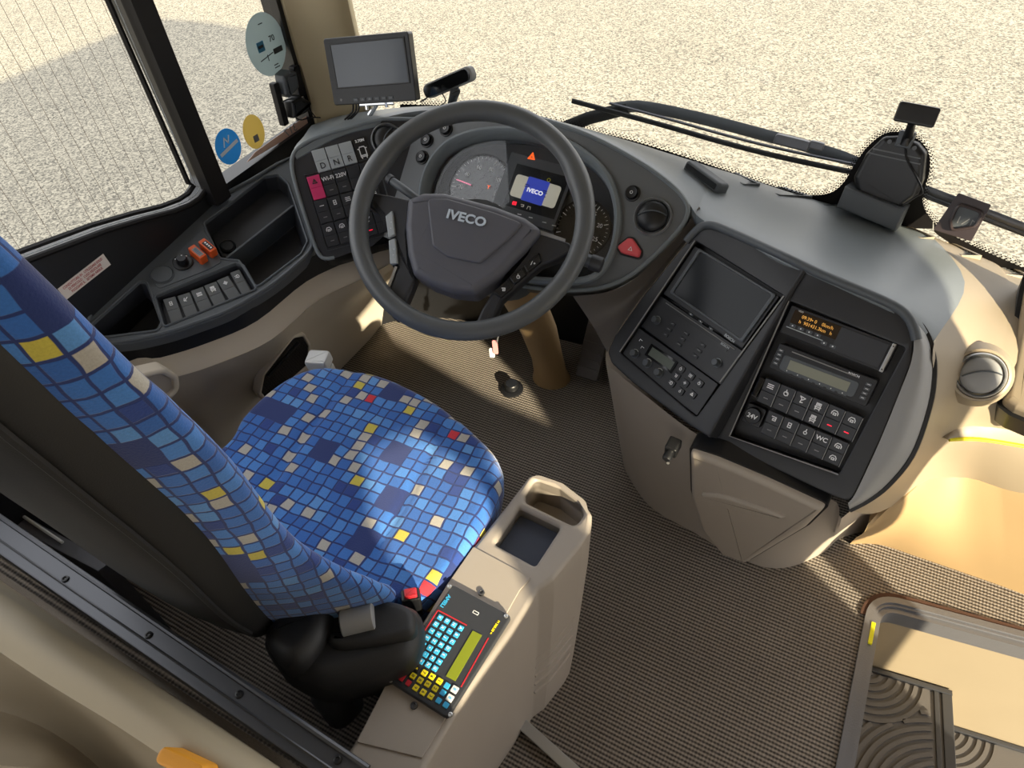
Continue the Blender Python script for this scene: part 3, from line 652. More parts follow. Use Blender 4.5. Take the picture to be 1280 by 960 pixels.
ra = [(B1.hit(*p) + B2.hit(*p)) / 2 for p in [(1006, 337), (983, 373), (950, 432), (891, 533), (886, 546)]]
m = MB(); m.tube(ra, .004, 8); m.build('panel_ridge', M['bay'], CON)
m = MB(); e = B2.uvs([(986, 376), (912, 545), (1048, 593)]); m.tube([B2.P(*p, .001) for p in e], .0016, 6); plabel(m.build('bay_edging', M['grey'], CON), 'thin bright edging of the right bay'); m = MB(); e = B1.uvs([(869, 301), (775, 440)]); m.tube([B1.P(*p, .001) for p in e], .0014, 6); m.build('bay_edging', M['grey'], CON); m = MB(); e = B1.uvs([(980, 370), (900, 478)]); m.tube([B1.P(*p, .001) for p in e], .0014, 6); plabel(m.build('bay_edging', M['grey'], CON), 'thin bright edging of the left bay')
brow = [(762, 430, 1), (802, 371, 1), (858, 302, 1), (874, 285, 1), (888, 281, 1), (906, 287, 1), (940, 302, 1), (985, 323, 0), (1020, 340, 2), (1060, 357, 2), (1117, 382, 2), (1138, 401, 2), (1146, 425, 2)]
bp_ = [B1.hit(p[0], p[1], .0) if p[2] == 1 else B2.hit(p[0], p[1], .0) if p[2] == 2 else (B1.hit(p[0], p[1]) + B2.hit(p[0], p[1])) / 2 for p in brow]
m = MB(); m.tube(crom(bp_[2:], 4), .008, 10); plabel(m.build('brow', M['dark'], CON), 'rounded brow along the top edge')
# cheek right of the panel, sky light on it put in as grey; dark seam
inner = [(1117, 385), (1135, 403), (1142, 425), (1139, 452), (1126, 487), (1102, 546), (1085, 584), (1068, 619), (1060, 629)]
seam = [(1128, 388), (1152, 408), (1165, 438), (1166, 478), (1158, 520), (1139, 570), (1110, 606), (1085, 625), (1062, 637)]
ri = [B2.hit(p[0], p[1], .0) for p in inner]; rs = [B2.hit(p[0], p[1], -.028) for p in seam]
mid = [B2.hit((a[0] + b[0]) / 2, (a[1] + b[1]) / 2, -.004) for a, b in zip(inner, seam)]
m = MB(); m.patch([ri, mid, rs], 4, 4); m.build('panel_cheek', M['grey'], CON)
m = MB(); m.tube(crom([B2.hit(p[0], p[1], -.031) for p in seam], 4), .006, 6); m.build('seam', M['black'], CON)
SEAM3 = [B2.hit(p[0] + 2, p[1] + 1, -.033) for p in seam]
# taupe base
lipL = [(757, 447), (775, 468), (800, 489), (830, 513), (862, 537)]; lipR = [(905, 559), (960, 587), (1010, 611), (1046, 628), (1064, 638)]
def lip3(px, py): return B1.hit(px, py, -.03) if px < 890 else B2.hit(px, py, -.03)
colz = [((757, 448), (779, 575)), ((772, 466), (790, 603)), ((800, 489), (816, 636)), ((862, 537), (870, 667)), ((905, 559), (905, 688)), ((960, 587), (952, 708)), ((1010, 611), (990, 708)), ((1046, 628), (1030, 690)), ((1064, 638), (1052, 672))]
T = [lip3(*a) for a, b in colz]; Bt = [at(*b, z=0) for a, b in colz]
T = [V3((.335, .5, .60))] + [V3((T[0].x - .01, T[0].y + .12, T[0].z + .05))] + T + [V3((.86, .2, .5)), V3((.95, .5, .5))]; Bt = [V3((.32, .5, 0)), V3((Bt[0].x - .01, Bt[0].y + .1, 0))] + Bt + [V3((.9, .28, 0)), V3((.95, .5, 0))]
Mi = [a * .5 + b * .5 for a, b in zip(T, Bt)]
m = MB(); m.patch([T, Mi, Bt], 4, 4); m.build('base_body', M['beiged'], CON)
o_ = lip3(866, 553); x_ = lip3(1036, 624); y_ = at(930, 700, z=.0)
PD = Fr(o_, x_ - o_, v=o_ - y_); PD.o = PD.o + PD.n * .012
dp = rnd(PD.uvs([(866, 558), (900, 569), (960, 594), (1034, 628), (1010, 652), (936, 697), (905, 686), (880, 655), (867, 612)]), .01)
m = MB(); m.prism(offs(ccw(dp), -.005), -.03, .003, PD); m.build('door_gap', M['black'], CON)
m = MB(); m.prism(dp, -.02, .018, PD, .012, 4); DR = m.build('flap_door', M['beiged'], CON)
g = crom(PD.uvs([(882, 607), (905, 607), (950, 620), (986, 634), (955, 632), (910, 622)]), 4, True)
m = MB(); m.prism(g, .012, .026, PD, .007, 4); m.build('finger_grip', M['beiged'], DR)
f = PD.at(*PD.uv(839, 563, .01), .01); m = MB(); m.prism(rect(.024, .034, .006), -.02, .006, f, .003); m.lathe([(.008, .006), (.009, .018), (.0075, .024), (0, .026)], f.at(0, .004), 20); m.tube([f.P(-.004, -.014, .006), f.P(0, -.017, .016), f.P(.004, -.010, .022)], .003, 8); m.build('bag_hook', M['black'], CON)
# dark knee moulding between binnacle and console
e1 = [(874, 258), (850, 292), (818, 326), (788, 352), (756, 366), (716, 370)]; e2 = [(884, 279), (857, 304), (828, 340), (800, 374), (775, 410), (759, 440)]
A = [PB.hit(p[0], p[1], -.01) for p in e1]; Bq = [B1.hit(p[0], p[1], -.012) for p in e2]; Md = [(a + b) / 2 - V3((0, -.012, .012)) for a, b in zip(A, Bq)]
m = MB(); m.patch([A, Md, Bq], 3, 4); plabel(m.build('knee_moulding', plastic('dark_taupe', '56504a', .5, 900, .1), DASH), 'dark taupe moulding joining the console')
# --- units slotted in the bays
def unit(name, fr, px, c, label, cat, depth=.02, ch=.002, mat=None):
    f, wd, hg = fr.quad(px, c); E_ = empty(name, f.P(0, 0, -depth), label, cat)
    m = MB(); m.prism(rect(wd, hg, .003), -depth, 0, f, ch); b_ = m.build('housing', mat or M['bay'], E_); return E_, f, wd, hg, b_
NAV, f, wd, hg, _ = unit('navigation_display', B1, [(870, 306), (976, 374), (926, 432), (827, 368)], -.006, 'large dark navigation screen in the upper left bay of the console', 'screen')
g, a_, b_ = B1.quad([(877, 315), (965, 370), (927, 423), (842, 366)], -.006)
m = MB(); m.plate(rect(a_ * 1.08, b_ * 1.1, .004), [rect(a_, b_, .003)], 0, .004, g, .0015); m.build('screen_bezel', M['dark'], NAV)
m = MB(); m.prism(rect(a_, b_), 0, .0012, g); m.build('screen', M['screen'], NAV)
k = B1.at(*B1.uv(912, 423, -.006), -.006).rot(-.03); text('lettering', 'BOSCH', k, .0075, M['lightgrey'], NAV, 0, 0, .0005, 1, .0002)
for p in ((864, 393), (876, 402), (889, 411)):
    k = B1.at(*B1.uv(*p, -.006), -.006); m = MB(); m.prism(rect(.010, .004, .001), 0, .0015, k, .0005); bt = m.build('button', M['dark'], NAV); m = MB(); m.prism(circ(.0009, 8), .0015, .0018, k); m.build('symbol', M['white'], bt)
RAD, f, wd, hg, _ = unit('car_radio', B1, [(827, 370), (931, 441), (900, 480), (799, 407)], -.008, 'black disc radio with two knobs below the large navigation screen', 'radio')
m = MB(); m.box(0, hg * .3, .0006, wd * .74, hg * .07, .0012, 0, f); m.build('disc_slot', M['black'], RAD)
m = MB(); m.tube([f.P(-wd * .4, hg * .42, .001), f.P(wd * .42, hg * .42, .001)], .0008, 6); m.build('slot_edge', M['grey'], RAD)
for s in (-.38, .36): 
    k = f.at(wd * s, -hg * .1); m = MB(); m.lathe([(.0085, 0), (.0085, .001), (.0068, .0015), (.0065, .011), (.0055, .0125), (0, .0125)], k, 24); kb = m.build('knob', M['dark'], RAD); m = MB(); m.strokes(k, [[tuple(p) for p in circ(.0082, 18)[2:10]]], .0008, .0014); m.build('knob_mark', M['lightgrey'], kb)
for i in range(3):
    for j in range(3):
        k = f.at(wd * (-.22 + .17 * i + (.03 if i == 2 else 0)), hg * (.06 - .17 * j)); m = MB(); m.prism(rect(.013, .0055, .001), 0, .0018, k, .0006); bt = m.build('button', M['panel'], RAD); m = MB(); m.strokes(k, [[(-.003, 0), (.003, 0)]] if (i + j) % 2 else [[(-.002, -.001), (.002, .001)]], .0009, .0018); m.build('symbol', M['grey'], bt)
text('lettering', 'BOSCH', f, .006, M['lightgrey'], RAD, wd * .33, hg * .36, .0012, 1, .0001)
CLI, f, wd, hg, _ = unit('climate_control', B1, [(798, 410), (899, 480), (870, 520), (775, 445)], -.006, 'climate control unit with green-grey display at the foot of the left bay', 'control unit')
g, a_, b_ = B1.quad([(816, 434), (844, 453), (838, 463), (810, 443)], -.006); m = MB(); m.plate(rect(a_ * 1.2, b_ * 1.5, .002), [rect(a_, b_)], 0, .0015, g); lc = m.build('display_frame', M['gloss'], CLI); m = MB(); m.prism(rect(a_, b_), 0, .0008, g); m.build('display', plastic('climate_lcd', '565d54', .25, bump=0), CLI)
for p in ((794, 442), (810, 454), (824, 466)):
    k = B1.at(*B1.uv(*p, -.006), -.006); m = MB(); m.lathe([(.0095, 0), (.0095, .001), (.0075, .0016), (.0072, .009), (.006, .0105), (0, .0105)], k, 24); kb = m.build('knob', M['dark'], CLI); m = MB(); m.strokes(k, [[tuple(q) for q in circ(.0085, 18)[3:9]]], .0009, .0016); m.build('knob_mark', M['white'], kb)
for p in ((801, 426), (803, 435)): 
    k = B1.at(*B1.uv(*p, -.006), -.006); m = MB(); m.strokes(k, [[(-.003, -.002), (-.003, .002), (.003, .002)]], .0011, 0); m.build('symbol', M['white'], CLI)
ic = ['wheel', 'bars', 'hook', 'cross', 'lamp', 'drop', 'wheel', 'tri']
for i, p in enumerate(((852, 461), (864, 470), (846, 470), (857, 479), (840, 479), (851, 489), (875, 479), (866, 493))):
    k = B1.at(*B1.uv(*p, -.006), -.006); m = MB(); m.prism(rect(.0165, .0125, .003), 0, .003, k, .0012); bt = m.build('button', M['panel'], CLI); m = MB(); m.strokes(k, [[(a * .011, b * .011) for a, b in l] for l in ICON[ic[i]]], .0011, .003); m.build('symbol', M['white'], bt)
TAC, f, wd, hg, _ = unit('tachograph', B2, [(988, 380), (1122, 431), (1105, 466), (976, 416)], -.004, 'tachograph with amber time and speed display topping the right bay', 'tachograph')
g, a_, b_ = B2.quad([(996, 388), (1054, 410), (1045, 424), (990, 403)], -.004); m = MB(); m.prism(rect(a_ * 1.08, b_ * 1.1, .002), 0, .001, g); m.build('display', M['amberbg'], TAC)
text('display_digits', '09:39• 0    0km/h', g, b_ * .38, M['amber'], TAC, 0, b_ * .18, .0012, .95); text('display_digits', 'h  901431.3km   h', g, b_ * .38, M['amber'], TAC, 0, -b_ * .24, .0012, .95)
k = B2.at(*B2.uv(1001, 391, -.004), -.004); text('lettering', 'VDO', k, .004, M['white'], TAC, 0, .002, .0012)
for i in range(6):
    k = f.at(wd * (-.41 + .083 * i), -hg * (.14 if i < 4 else .3)); m = MB(); m.prism(rect(.010, .006, .0015), 0, .0015, k, .0005); bt = m.build('button', M['dark'], TAC); m = MB(); m.prism(circ(.0013, 8), .0015, .0019, k); m.build('symbol', M['white'], bt)
m = MB(); m.tube([f.P(-wd * .46, -hg * .24, .001), f.P(-wd * .1, -hg * .24, .001)], .0009, 6); m.build('slot_edge', M['lightgrey'], TAC)
m = MB(); m.box(wd * .22, -.0, .0006, wd * .44, hg * .8, .0012, .0004, f); m.build('printer_drawer', M['panel'], TAC)
m = MB(); m.box(wd * .475, -.0, .002, .0055, hg * .98, .008, .001, f); bar_ = m.build('drawer_bracket', M['silver'], TAC); m = MB(); [m.prism(circ(.0012, 8, wd * .475, s * hg * .4), .006, .0063, f) for s in (-1, 1)]; m.build('screws', M['black'], bar_)
RA2, f, wd, hg, _ = unit('car_radio', B2, [(976, 429), (1098, 476), (1082, 508), (960, 459)], .004, 'black radio with long grey display between tachograph and rocker switches', 'radio', .03)
g, a_, b_ = B2.quad([(988, 450), (1064, 478), (1058, 490), (984, 461)], .004); m = MB(); m.prism(rect(a_ * 1.25, b_ * 1.6, .006), 0, .0015, g, .001); m.build('display_surround', M['dark'], RA2); m = MB(); m.prism(rect(a_, b_), 0, .0022, g); m.build('display', M['lcd'], RA2)
m = MB(); m.tube([f.P(-wd * .35, hg * .36, .001), f.P(wd * .32, hg * .36, .001)], .001, 6); m.build('slot_edge', M['grey'], RA2)
for i in range(6): k = f.at(wd * (-.32 + .115 * i), -hg * .36); m = MB(); m.prism(rect(.014, .006, .001), 0, .0018, k, .0006); bt = m.build('button', M['dark'], RA2); m = MB(); m.prism(circ(.0009, 8), .0018, .0021, k); m.build('symbol', M['white'], bt)
for s in (-.455, .44):
    for j in range(4): k = f.at(wd * s, hg * (.26 - .17 * j)); m = MB(); m.prism(rect(.009, .0055, .001), 0, .0018, k, .0006); bt = m.build('button', M['dark'], RA2); m = MB(); m.strokes(k, [[(-.002, 0), (.002, 0)]], .0008, .0018); m.build('symbol', M['white'], bt)
text('lettering', 'BOSCH', f, .0055, M['white'], RA2, wd * .28, hg * .38, .001, 1, .0001)
# rocker switches of the right bay
def rowof(tl, cs, rs, items, c0=-.012):
    o, c, r = bank(B2, tl, cs, rs)
    for i, (hi, lo, lm) in enumerate(items):
        f, wd, hg = cell(B2, o, c, r, i, 0, c0)
        if hi == 'WC': rocker(f, wd * .95, hg * .97, CON, M['panel'], None, lo, lm, txt='WC')
        else: rocker(f, wd * .95, hg * .97, CON, M['panel'], hi, lo, lm)
        m = MB(); m.bar(f.P(wd * .5, -hg * .46, .009), f.P(wd * .5, hg * .46, .012), .0009, .003); m.build('switch_divider', M['grey'], CON)
rowof((956.7, 471.4), (19.8, 8.1), (-13.3, 29.7), [('bars', 'dash', M['grey']), ('wheel', 'dash', M['grey']), ('fan', 'dash', M['grey']), ('bus', 'bus', M['white']), ('car', 'dash', M['redled']), ('car', 'dash', M['redled'])])
rowof((960.6, 511.9), (19.8, 8.3), (-12.5, 29), [('hook', 'dash', M['grey']), ('door', 'dash', M['grey']), ('drop', 'dash', M['grey']), ('WC', 'dash', M['grey']), ('car', 'car', M['white'])])
k = B2.at(*B2.uv(941.4, 519.4, -.004), -.01); m = MB(); m.prism(rect(.034, .036, .004), -.014, .002, k, .002); m.lathe([(.0145, 0), (.0145, .010), (.0135, .012), (.0125, .0115), (0, .0115)], k, 28); SO = m.build('socket', M['black'], CON); text('lettering', '24V', k, .011, M['white'], SO, 0, -.001, .0118, 1, .0002)
g, a_, b_ = B2.quad([(951, 470), (957, 474), (946, 497), (938, 494)], -.008); m = MB(); m.prism(rect(a_, b_, .002), -.012, .004, g, .002); m.build('blank_cover', M['gloss'], CON)

# ================================================================== dash right of the binnacle
cols = [((890, 209), (885, 232), B1.hit(870, 268, -.01)), ((930, 221), (912, 250), B1.hit(886, 279)), ((980, 238), (962, 270), B1.hit(936, 299)), ((1030, 253), (1015, 290), bp_[7]), ((1080, 266), (1070, 312), B2.hit(1056, 354)), ((1125, 281), (1120, 330), B2.hit(1112, 379)), ((1145, 287), (1165, 342), B2.hit(1140, 398, -.012)), ((1160, 293), (1206, 352), B2.hit(1169, 424, -.034))]
rows = [[], [], [], [], []]
for a, b, c_ in cols:
    A = ws(a[0], a[1], .008); d = ray(*b); z = (A.z * .55 + c_.z * .45) + .012; B = at(*b, z=z)
    rows[0].append(A - V3((0, 0, .05))); rows[1].append(A); rows[2].append(B); rows[3].append(c_); rows[4].append(c_ + V3((0, .03, -.07)))
PADARC = [rows[1][-1], rows[2][-1], rows[3][-1]]
m = MB(); m.patch(rows, 5, 5); plabel(m.build('dash_top', M['pad'], DASH), 'blue-grey padded top behind the centre console')
r0 = [PADARC[0], ws(1200, 310, .01), ws(1240, 327, .01), ws(1300, 354, .01)]
z1_, z2_ = PADARC[1].z, PADARC[2].z
r1 = [PADARC[1], at(1235, 360, z=z1_ * .6 + .24), at(1262, 367, z=z1_ * .4 + .36), at(1300, 378, z=z1_ * .3 + .42)]
r2 = [PADARC[2], at(1210, 425, z=z2_ - .035), at(1245, 432, z=z2_ - .055), at(1300, 445, z=z2_ - .075)]
r3 = [B2.hit(1167, 478, -.034), at(1205, 482, z=.590), at(1240, 495, z=.567), at(1300, 515, z=.54)]
r4 = [B2.hit(1160, 522, -.034), at(1185, 528, z=.515), at(1230, 532, z=.49), at(1300, 545, z=.47)]
r5 = [B2.hit(1140, 571, -.034), at(1168, 556, z=.455), at(1215, 552, z=.44), at(1300, 566, z=.42)]
r6 = [B2.hit(1111, 607, -.034), at(1148, 588, z=.36), at(1200, 580, z=.33), at(1300, 600, z=.33)]
r7 = [B2.hit(1063, 638, -.034), at(1100, 640, z=.25), at(1190, 600, z=.25), at(1300, 630, z=.25)]
for i_, r_ in enumerate((r0, r1, r2, r3, r4, r5, r6, r7)): q_ = r_[-1]; r_.append(V3((1.5, wy(1.5) - .012, q_.z)) if i_ == 0 else q_ + (q_ - r_[-2]).normalized() * .4)
m = MB(); m.patch([[p - V3((0, 0, .05)) for p in r0], r0, r1, r2, r3, r4, r5, r6, r7], 5, 5); plabel(m.build('dash_wing', M['wing'], DASH), 'beige right wing of the dash')
n_ = (at(1240, 495, z=.50) - at(1205, 482, z=.515)).cross(at(1210, 425, z=.56) - at(1205, 482, z=.515)).normalized(); n_ = n_ if n_.dot(CC - at(1215, 465, z=.53)) > 0 else -n_
pv, n_ = hitobj({'dash_wing'}, 1215, 466); hv = [hitobj({'dash_wing'}, *p)[0] for p in ((1192, 470), (1238, 465), (1218, 438), (1212, 494))]; n_ = (hv[1] - hv[0]).cross(hv[2] - hv[3]).normalized(); n_ = n_ if n_.dot(CC - pv) > 0 else -n_; pv = sum(hv, V3()) / 4; FV = Fr(pv + n_ * .015, (1, .1, 0), n=n_)
m = MB(); m.lathe([(.054, -.022), (.043, .002), (.039, .003), (.037, -.004)], FV, 40, cap=False); m.build('vent_collar', M['wing'], DASH)
vent(FV, .033, DASH, M['silver'], M['grey'], .25)
# ledge with yellow edge, loose cover at the far right
lg = [at(p[0], p[1], z=p[2]) + n_ * .01 for p in ((1176, 546, .47), (1200, 526, .49), (1230, 519, .495), (1300, 535, .48))]; lg2 = [at(p[0], p[1], z=p[2]) + n_ * .012 for p in ((1178, 547, .465), (1205, 546, .465), (1235, 549, .455), (1300, 560, .44))]
m = MB(); m.patch([[p - n_ * .02 for p in lg], lg, lg2, [p - n_ * .03 for p in lg2]], 4, 3); LG = m.build('ledge', M['wing'], DASH)
m = MB(); m.tube(crom([p + n_ * .002 for p in lg2], 5), .0035, 8); plabel(m.build('ledge_edge', M['yellowline'], DASH), 'bright yellow edge strip')
ca, cb, cc_ = [hitobj({'dash_wing'}, *p)[0] for p in ((1262, 512), (1290, 505), (1284, 385))]
FCV = Fr((ca + cb + cc_) / 3, cb - ca, v=cc_ - ca)
cv = rnd(FCV.uvs([(1284, 345), (1277, 370), (1266, 430), (1252, 495), (1249, 512), (1262, 522), (1300, 538), (1330, 400), (1300, 350)]), .012)
m = MB(); m.prism(offs(ccw(cv), -.007), -.03, .022, FCV); m.build('cover_gap', M['black'], DASH)
m = MB(); m.prism(cv, -.02, .046, FCV, .012, 4); plabel(m.build('side_cover', M['wing'], DASH), 'beige padded cover at the far right end')
# low tan wheel-box right of the console
t0 = [at(1085, 655, z=.2), at(1125, 612, z=.26), at(1160, 580, z=.29), at(1190, 562, z=.30), at(1235, 567, z=.30), at(1310, 588, z=.30)]
t1 = [at(1070, 672, z=.09), at(1112, 648, z=.20), at(1150, 618, z=.255), at(1192, 596, z=.265), at(1240, 606, z=.265), at(1310, 632, z=.265)]
t2 = [at(1066, 676, z=0.03), at(1104, 670, z=.08), at(1150, 665, z=.13), at(1200, 665, z=.14), at(1245, 678, z=.14), at(1310, 700, z=.14)]
t3 = [at(1062, 680, z=0), at(1100, 681, z=0), at(1150, 697, z=0), at(1205, 716, z=0), at(1245, 730, z=0), at(1310, 754, z=0)]
for r_ in (t0, t1, t2, t3): r_.append(r_[-1] + (r_[-1] - r_[-2]).normalized() * .5)
BOX = empty('wheel_box', (.95, .25, 0), 'low tan moulded box on the floor at right, lit by the sun', 'box')
m = MB(); m.patch([[p + V3((0, .2, -.02)) for p in t0], t0, t1, t2, t3], 4, 4); m.build('moulded_cover', M['tan'], BOX)
f = Fr(at(1144, 600, z=.275), (1, 0, 0), n=(-.5, -.6, .6)); m = MB(); m.lathe([(.006, 0), (.006, .004), (.004, .006), (0, .006)], f, 12); m.build('screw_cap', M['dark'], BOX)
# ================================================================== STEERING WHEEL AND COLUMN
yw, tl_ = .38, .645
W = Fr((-.005, 0, .774), (math.cos(yw), math.sin(yw), 0), v=(-math.sin(yw) * math.cos(tl_), math.cos(yw) * math.cos(tl_), math.sin(tl_)))
WH = empty('steering_wheel', (-.05, .38, 0), 'black four-spoke steering wheel with lettered hub on its beige-booted column', 'steering wheel')
rings = []; NR = 120
for k in range(NR):
    a = 2 * math.pi * k / NR; d = math.degrees(a) % 360
    bump = sum(math.exp(-((d - c + 180) % 360 - 180) ** 2 / (2 * 7 ** 2)) for c in (20, 148)); r = .0178 + .0028 * bump; cx = .2125 - .002 * bump
    up = math.exp(-((d - 84 + 180) % 360 - 180) ** 2 / (2 * 40 ** 2)); r += .0016 * up
    rings.append([W.P((cx + r * math.cos(b)) * math.cos(a), (cx + r * math.cos(b)) * math.sin(a), r * 1.0 * math.sin(b)) for b in [2 * math.pi * j / 16 for j in range(16)]])
m = MB(); L = [m.vs(q) for q in rings]; [m.bridge(L[i], L[(i + 1) % NR]) for i in range(NR)]; m.build('rim', M['rubber'], WH)
hub = rnd(W.uvs([(510, 250), (530, 242), (556, 242), (620, 259), (657, 273), (679, 289), (659, 312), (626, 346), (594, 369), (566, 367), (538, 357), (517, 344), (510, 318), (507, 285)]), .014)
m = MB(); m.prism(hub, -.045, .012, W, .016, 5); HB = m.build('hub_cover', M['leather'], WH)
# raised centre facet of the hub
fc = rnd(W.uvs([(534, 249), (560, 249), (618, 266), (655, 280), (632, 303), (600, 330), (560, 322), (541, 308)], .012), .01)
m = MB(); m.prism(fc, .008, .0165, W, .004, 3); m.build('hub_facet', M['leather'], HB)
f, a_, b_ = W.quad([(553, 259), (616, 274), (613, 288), (551, 273)], .0165)
text('lettering', 'IVECO', f, .0235, M['emblem'], HB, 0, 0, .0005, 1.12, .0007, .001)
lp = W.uvs([(455, 236), (486, 241), (512, 247), (510, 262), (508, 290), (511, 328), (518, 347), (512, 362), (501, 388), (492, 400), (480, 384), (486, 356), (495, 331), (488, 332), (482, 273), (470, 264), (455, 252)])
m = MB(); m.prism(rnd(lp, .006), -.035, -.010, W, .006, 3); m.build('spoke_plate', M['panel'], WH)
rp = W.uvs([(655, 290), (677, 288), (712, 301), (716, 312), (697, 322), (678, 329), (660, 344), (643, 359), (627, 374), (617, 398), (606, 412), (592, 405), (600, 386), (612, 366), (636, 338), (658, 311)])
m = MB(); m.prism(rnd(rp, .006), -.035, -.010, W, .006, 3); m.build('spoke_plate', M['panel'], WH)
m = MB(); q = W.uvs([(672, 287), (707, 299), (706, 303), (671, 292)], -.01); m.prism(q, -.012, -.008, W); plabel(m.build('spoke_inlay', M['grey'], WH), 'grey strip on the right spoke')
m = MB(); q = W.uvs([(494, 333), (497, 334), (486, 364), (482, 364)], -.01); m.prism(q, -.03, -.008, W); plabel(m.build('spoke_inlay', M['silver'], WH), 'silver strip on the lower left spoke')
def wbtn(px, mat, sym):
    q = rnd(W.uvs(px, -.008), .003); m = MB(); m.prism(q, -.016, -.004, W, .003, 3); b = m.build('wheel_button', mat, WH)
    cx = sum(p[0] for p in px) / 4; cy = sum(p[1] for p in px) / 4; k = W.at(*W.uv(cx, cy, -.004), -.004); m = MB(); m.strokes(k, [[(a * .013, c * .013) for a, c in l] for l in sym], .0013, 0); m.build('symbol', M['white'], b)
dd = [[(0, .45), (.05, .45)], [(0, -.45), (.05, -.45)]]
wbtn([(482, 271), (491, 263), (495, 294), (486, 298)], M['lightgrey'], dd); wbtn([(486, 301), (495, 298), (498, 330), (488, 331)], M['lightgrey'], dd)
wbtn([(615.6, 365), (626, 373), (641.7, 360), (634.4, 349.4)], M['black'], ICON['hook']); wbtn([(636.5, 347), (642.7, 356.7), (658.3, 344), (653, 334)], M['black'], ICON['wheel']); wbtn([(655, 332.7), (659.4, 342), (677, 327.5), (674, 315)], M['black'], [[(-.3, -.2), (-.1, .3)], [(.1, 0), (.3, 0)], [(.2, -.1), (.2, .1)]])
# column with shroud, boot, stalks
COLM = WH
def ring(c, u, v, n=20): return [V3(c) + V3(u) * math.cos(2 * math.pi * k / n) + V3(v) * math.sin(2 * math.pi * k / n) for k in range(n)]
m = MB(); m.loft([ring(W.P(0, -.005, -.04), W.u * .075, W.v * .06), ring(W.P(0, -.01, -.09), W.u * .085, W.v * .065), ring(W.P(.0, -.03, -.15), W.u * .075, W.v * .07), ring((-.03, .17, .52), (.065, 0, 0), (0, .05, .03))]); m.build('column_shroud', M['dark'], COLM)
bt = [((-.035, .19, .5), .055), ((-.042, .25, .38), .052), ((-.05, .32, .24), .05), ((-.052, .365, .10), .046), ((-.052, .38, .03), .05), ((-.052, .385, 0), .058)]
m = MB(); m.loft([ring(c, (r * 1.0, 0, 0), (0, r * .9, r * .15 if c[2] > .1 else 0)) for c, r in bt]); m.build('column_boot', M['tan'], COLM)
def stalk(p0, p1, c0, c1, r, tip, lab):
    a = W.hit(*p0, c0); b = W.hit(*p1, c1); m = MB(); m.tube([a, a.lerp(b, .4) , a.lerp(b, .8), b], [r * .7, r, r * 1.1, r], 12); s = plabel(m.build('stalk', M['dark'], COLM), lab); m = MB(); d = (b - a).normalized(); m.tube([b, b + d * tip, b + d * (tip + .003)], [r * 1.25, r * 1.25, r * .8], 14); m.build('stalk_tip', M['panel'], s)
stalk((540, 262), (490, 226), -.06, -.075, .008, .010, 'left-hand lever'); stalk((660, 300), (738, 327), -.07, -.075, .0125, .022, 'right-hand lever')
KEY = empty('key_tag', at(619, 440, y=.2), 'small key with pink tag hanging below the steering column', 'key')
p0 = at(624, 415, y=.2); p1 = at(621, 428, y=.2); m = MB(); m.tube([p0 + V3((.005, .02, .02)), p0, p1], .002, 8); m.build('key', M['silver'], KEY)
kf = Fr(at(619, 434, y=.2), (1, .3, 0), v=(-.15, 0, 1)); m = MB(); m.prism(rect(.014, .045, .004), -.0015, .0015, kf, .001); m.build('tag', M['keytag'], KEY)
m = MB(); m.prism(rect(.014, .03, .004), -.002, .002, Fr(at(615, 441, y=.2), (1, .3, 0), v=(-.35, 0, 1)), .001); m.build('fob', M['whitep'], KEY)
PED = empty('pedals', (.12, .42, 0), 'dark pedals standing in the footwell beside the column boot', 'pedals')
for x, y, wd in ((.055, .40, .07), (.20, .42, .06)):
    f = Fr((x, y, .0), (1, 0, 0), v=(0, .55, .8)); m = MB(); m.prism(rect(wd, .24, .01, 0, .14), 0, .02, f, .005, 2); p = m.build('pedal', M['rubbermat'], PED); m = MB(); [m.box(0, .05 + .025 * k, .022, wd * .85, .008, .005, .001, f) for k in range(8)]; m.build('tread', M['rubbermat'], p)
fb = at(640, 487, z=0); F0 = Fr(fb, (1, 0, 0), n=(0, 0, 1)); BTN = empty('floor_switch', fb, 'round black foot switch on the carpet in front of the seat', 'foot switch')
m = MB(); m.lathe([(.034, 0), (.034, .006), (.026, .010), (.022, .010)], F0, 28, cap=False); m.build('base', M['black'], BTN); m = MB(); m.lathe([(.021, .0), (.021, .022), (.017, .027), (0, .028)], F0, 28); m.build('plunger', M['black'], BTN)
# underside closing the binnacle
low = [PW.P(*p, -.028) for p in wing2[-22:-1]] ; lowm = [PB.hit(p[0], p[1], -.028) for p in [(500, 306), (560, 328), (620, 350), (680, 362), (722, 363), (755, 359), (786, 346), (818, 320), (850, 286)]]
edge = [low[0], low[6], low[12], low[-1]] + lowm
m = MB(); m.patch([edge, [p + V3((0, .06, -.04)) for p in edge], [V3((p.x, .5, .5)) for p in edge]], 3, 3); m.build('underside', M['black'], DASH)
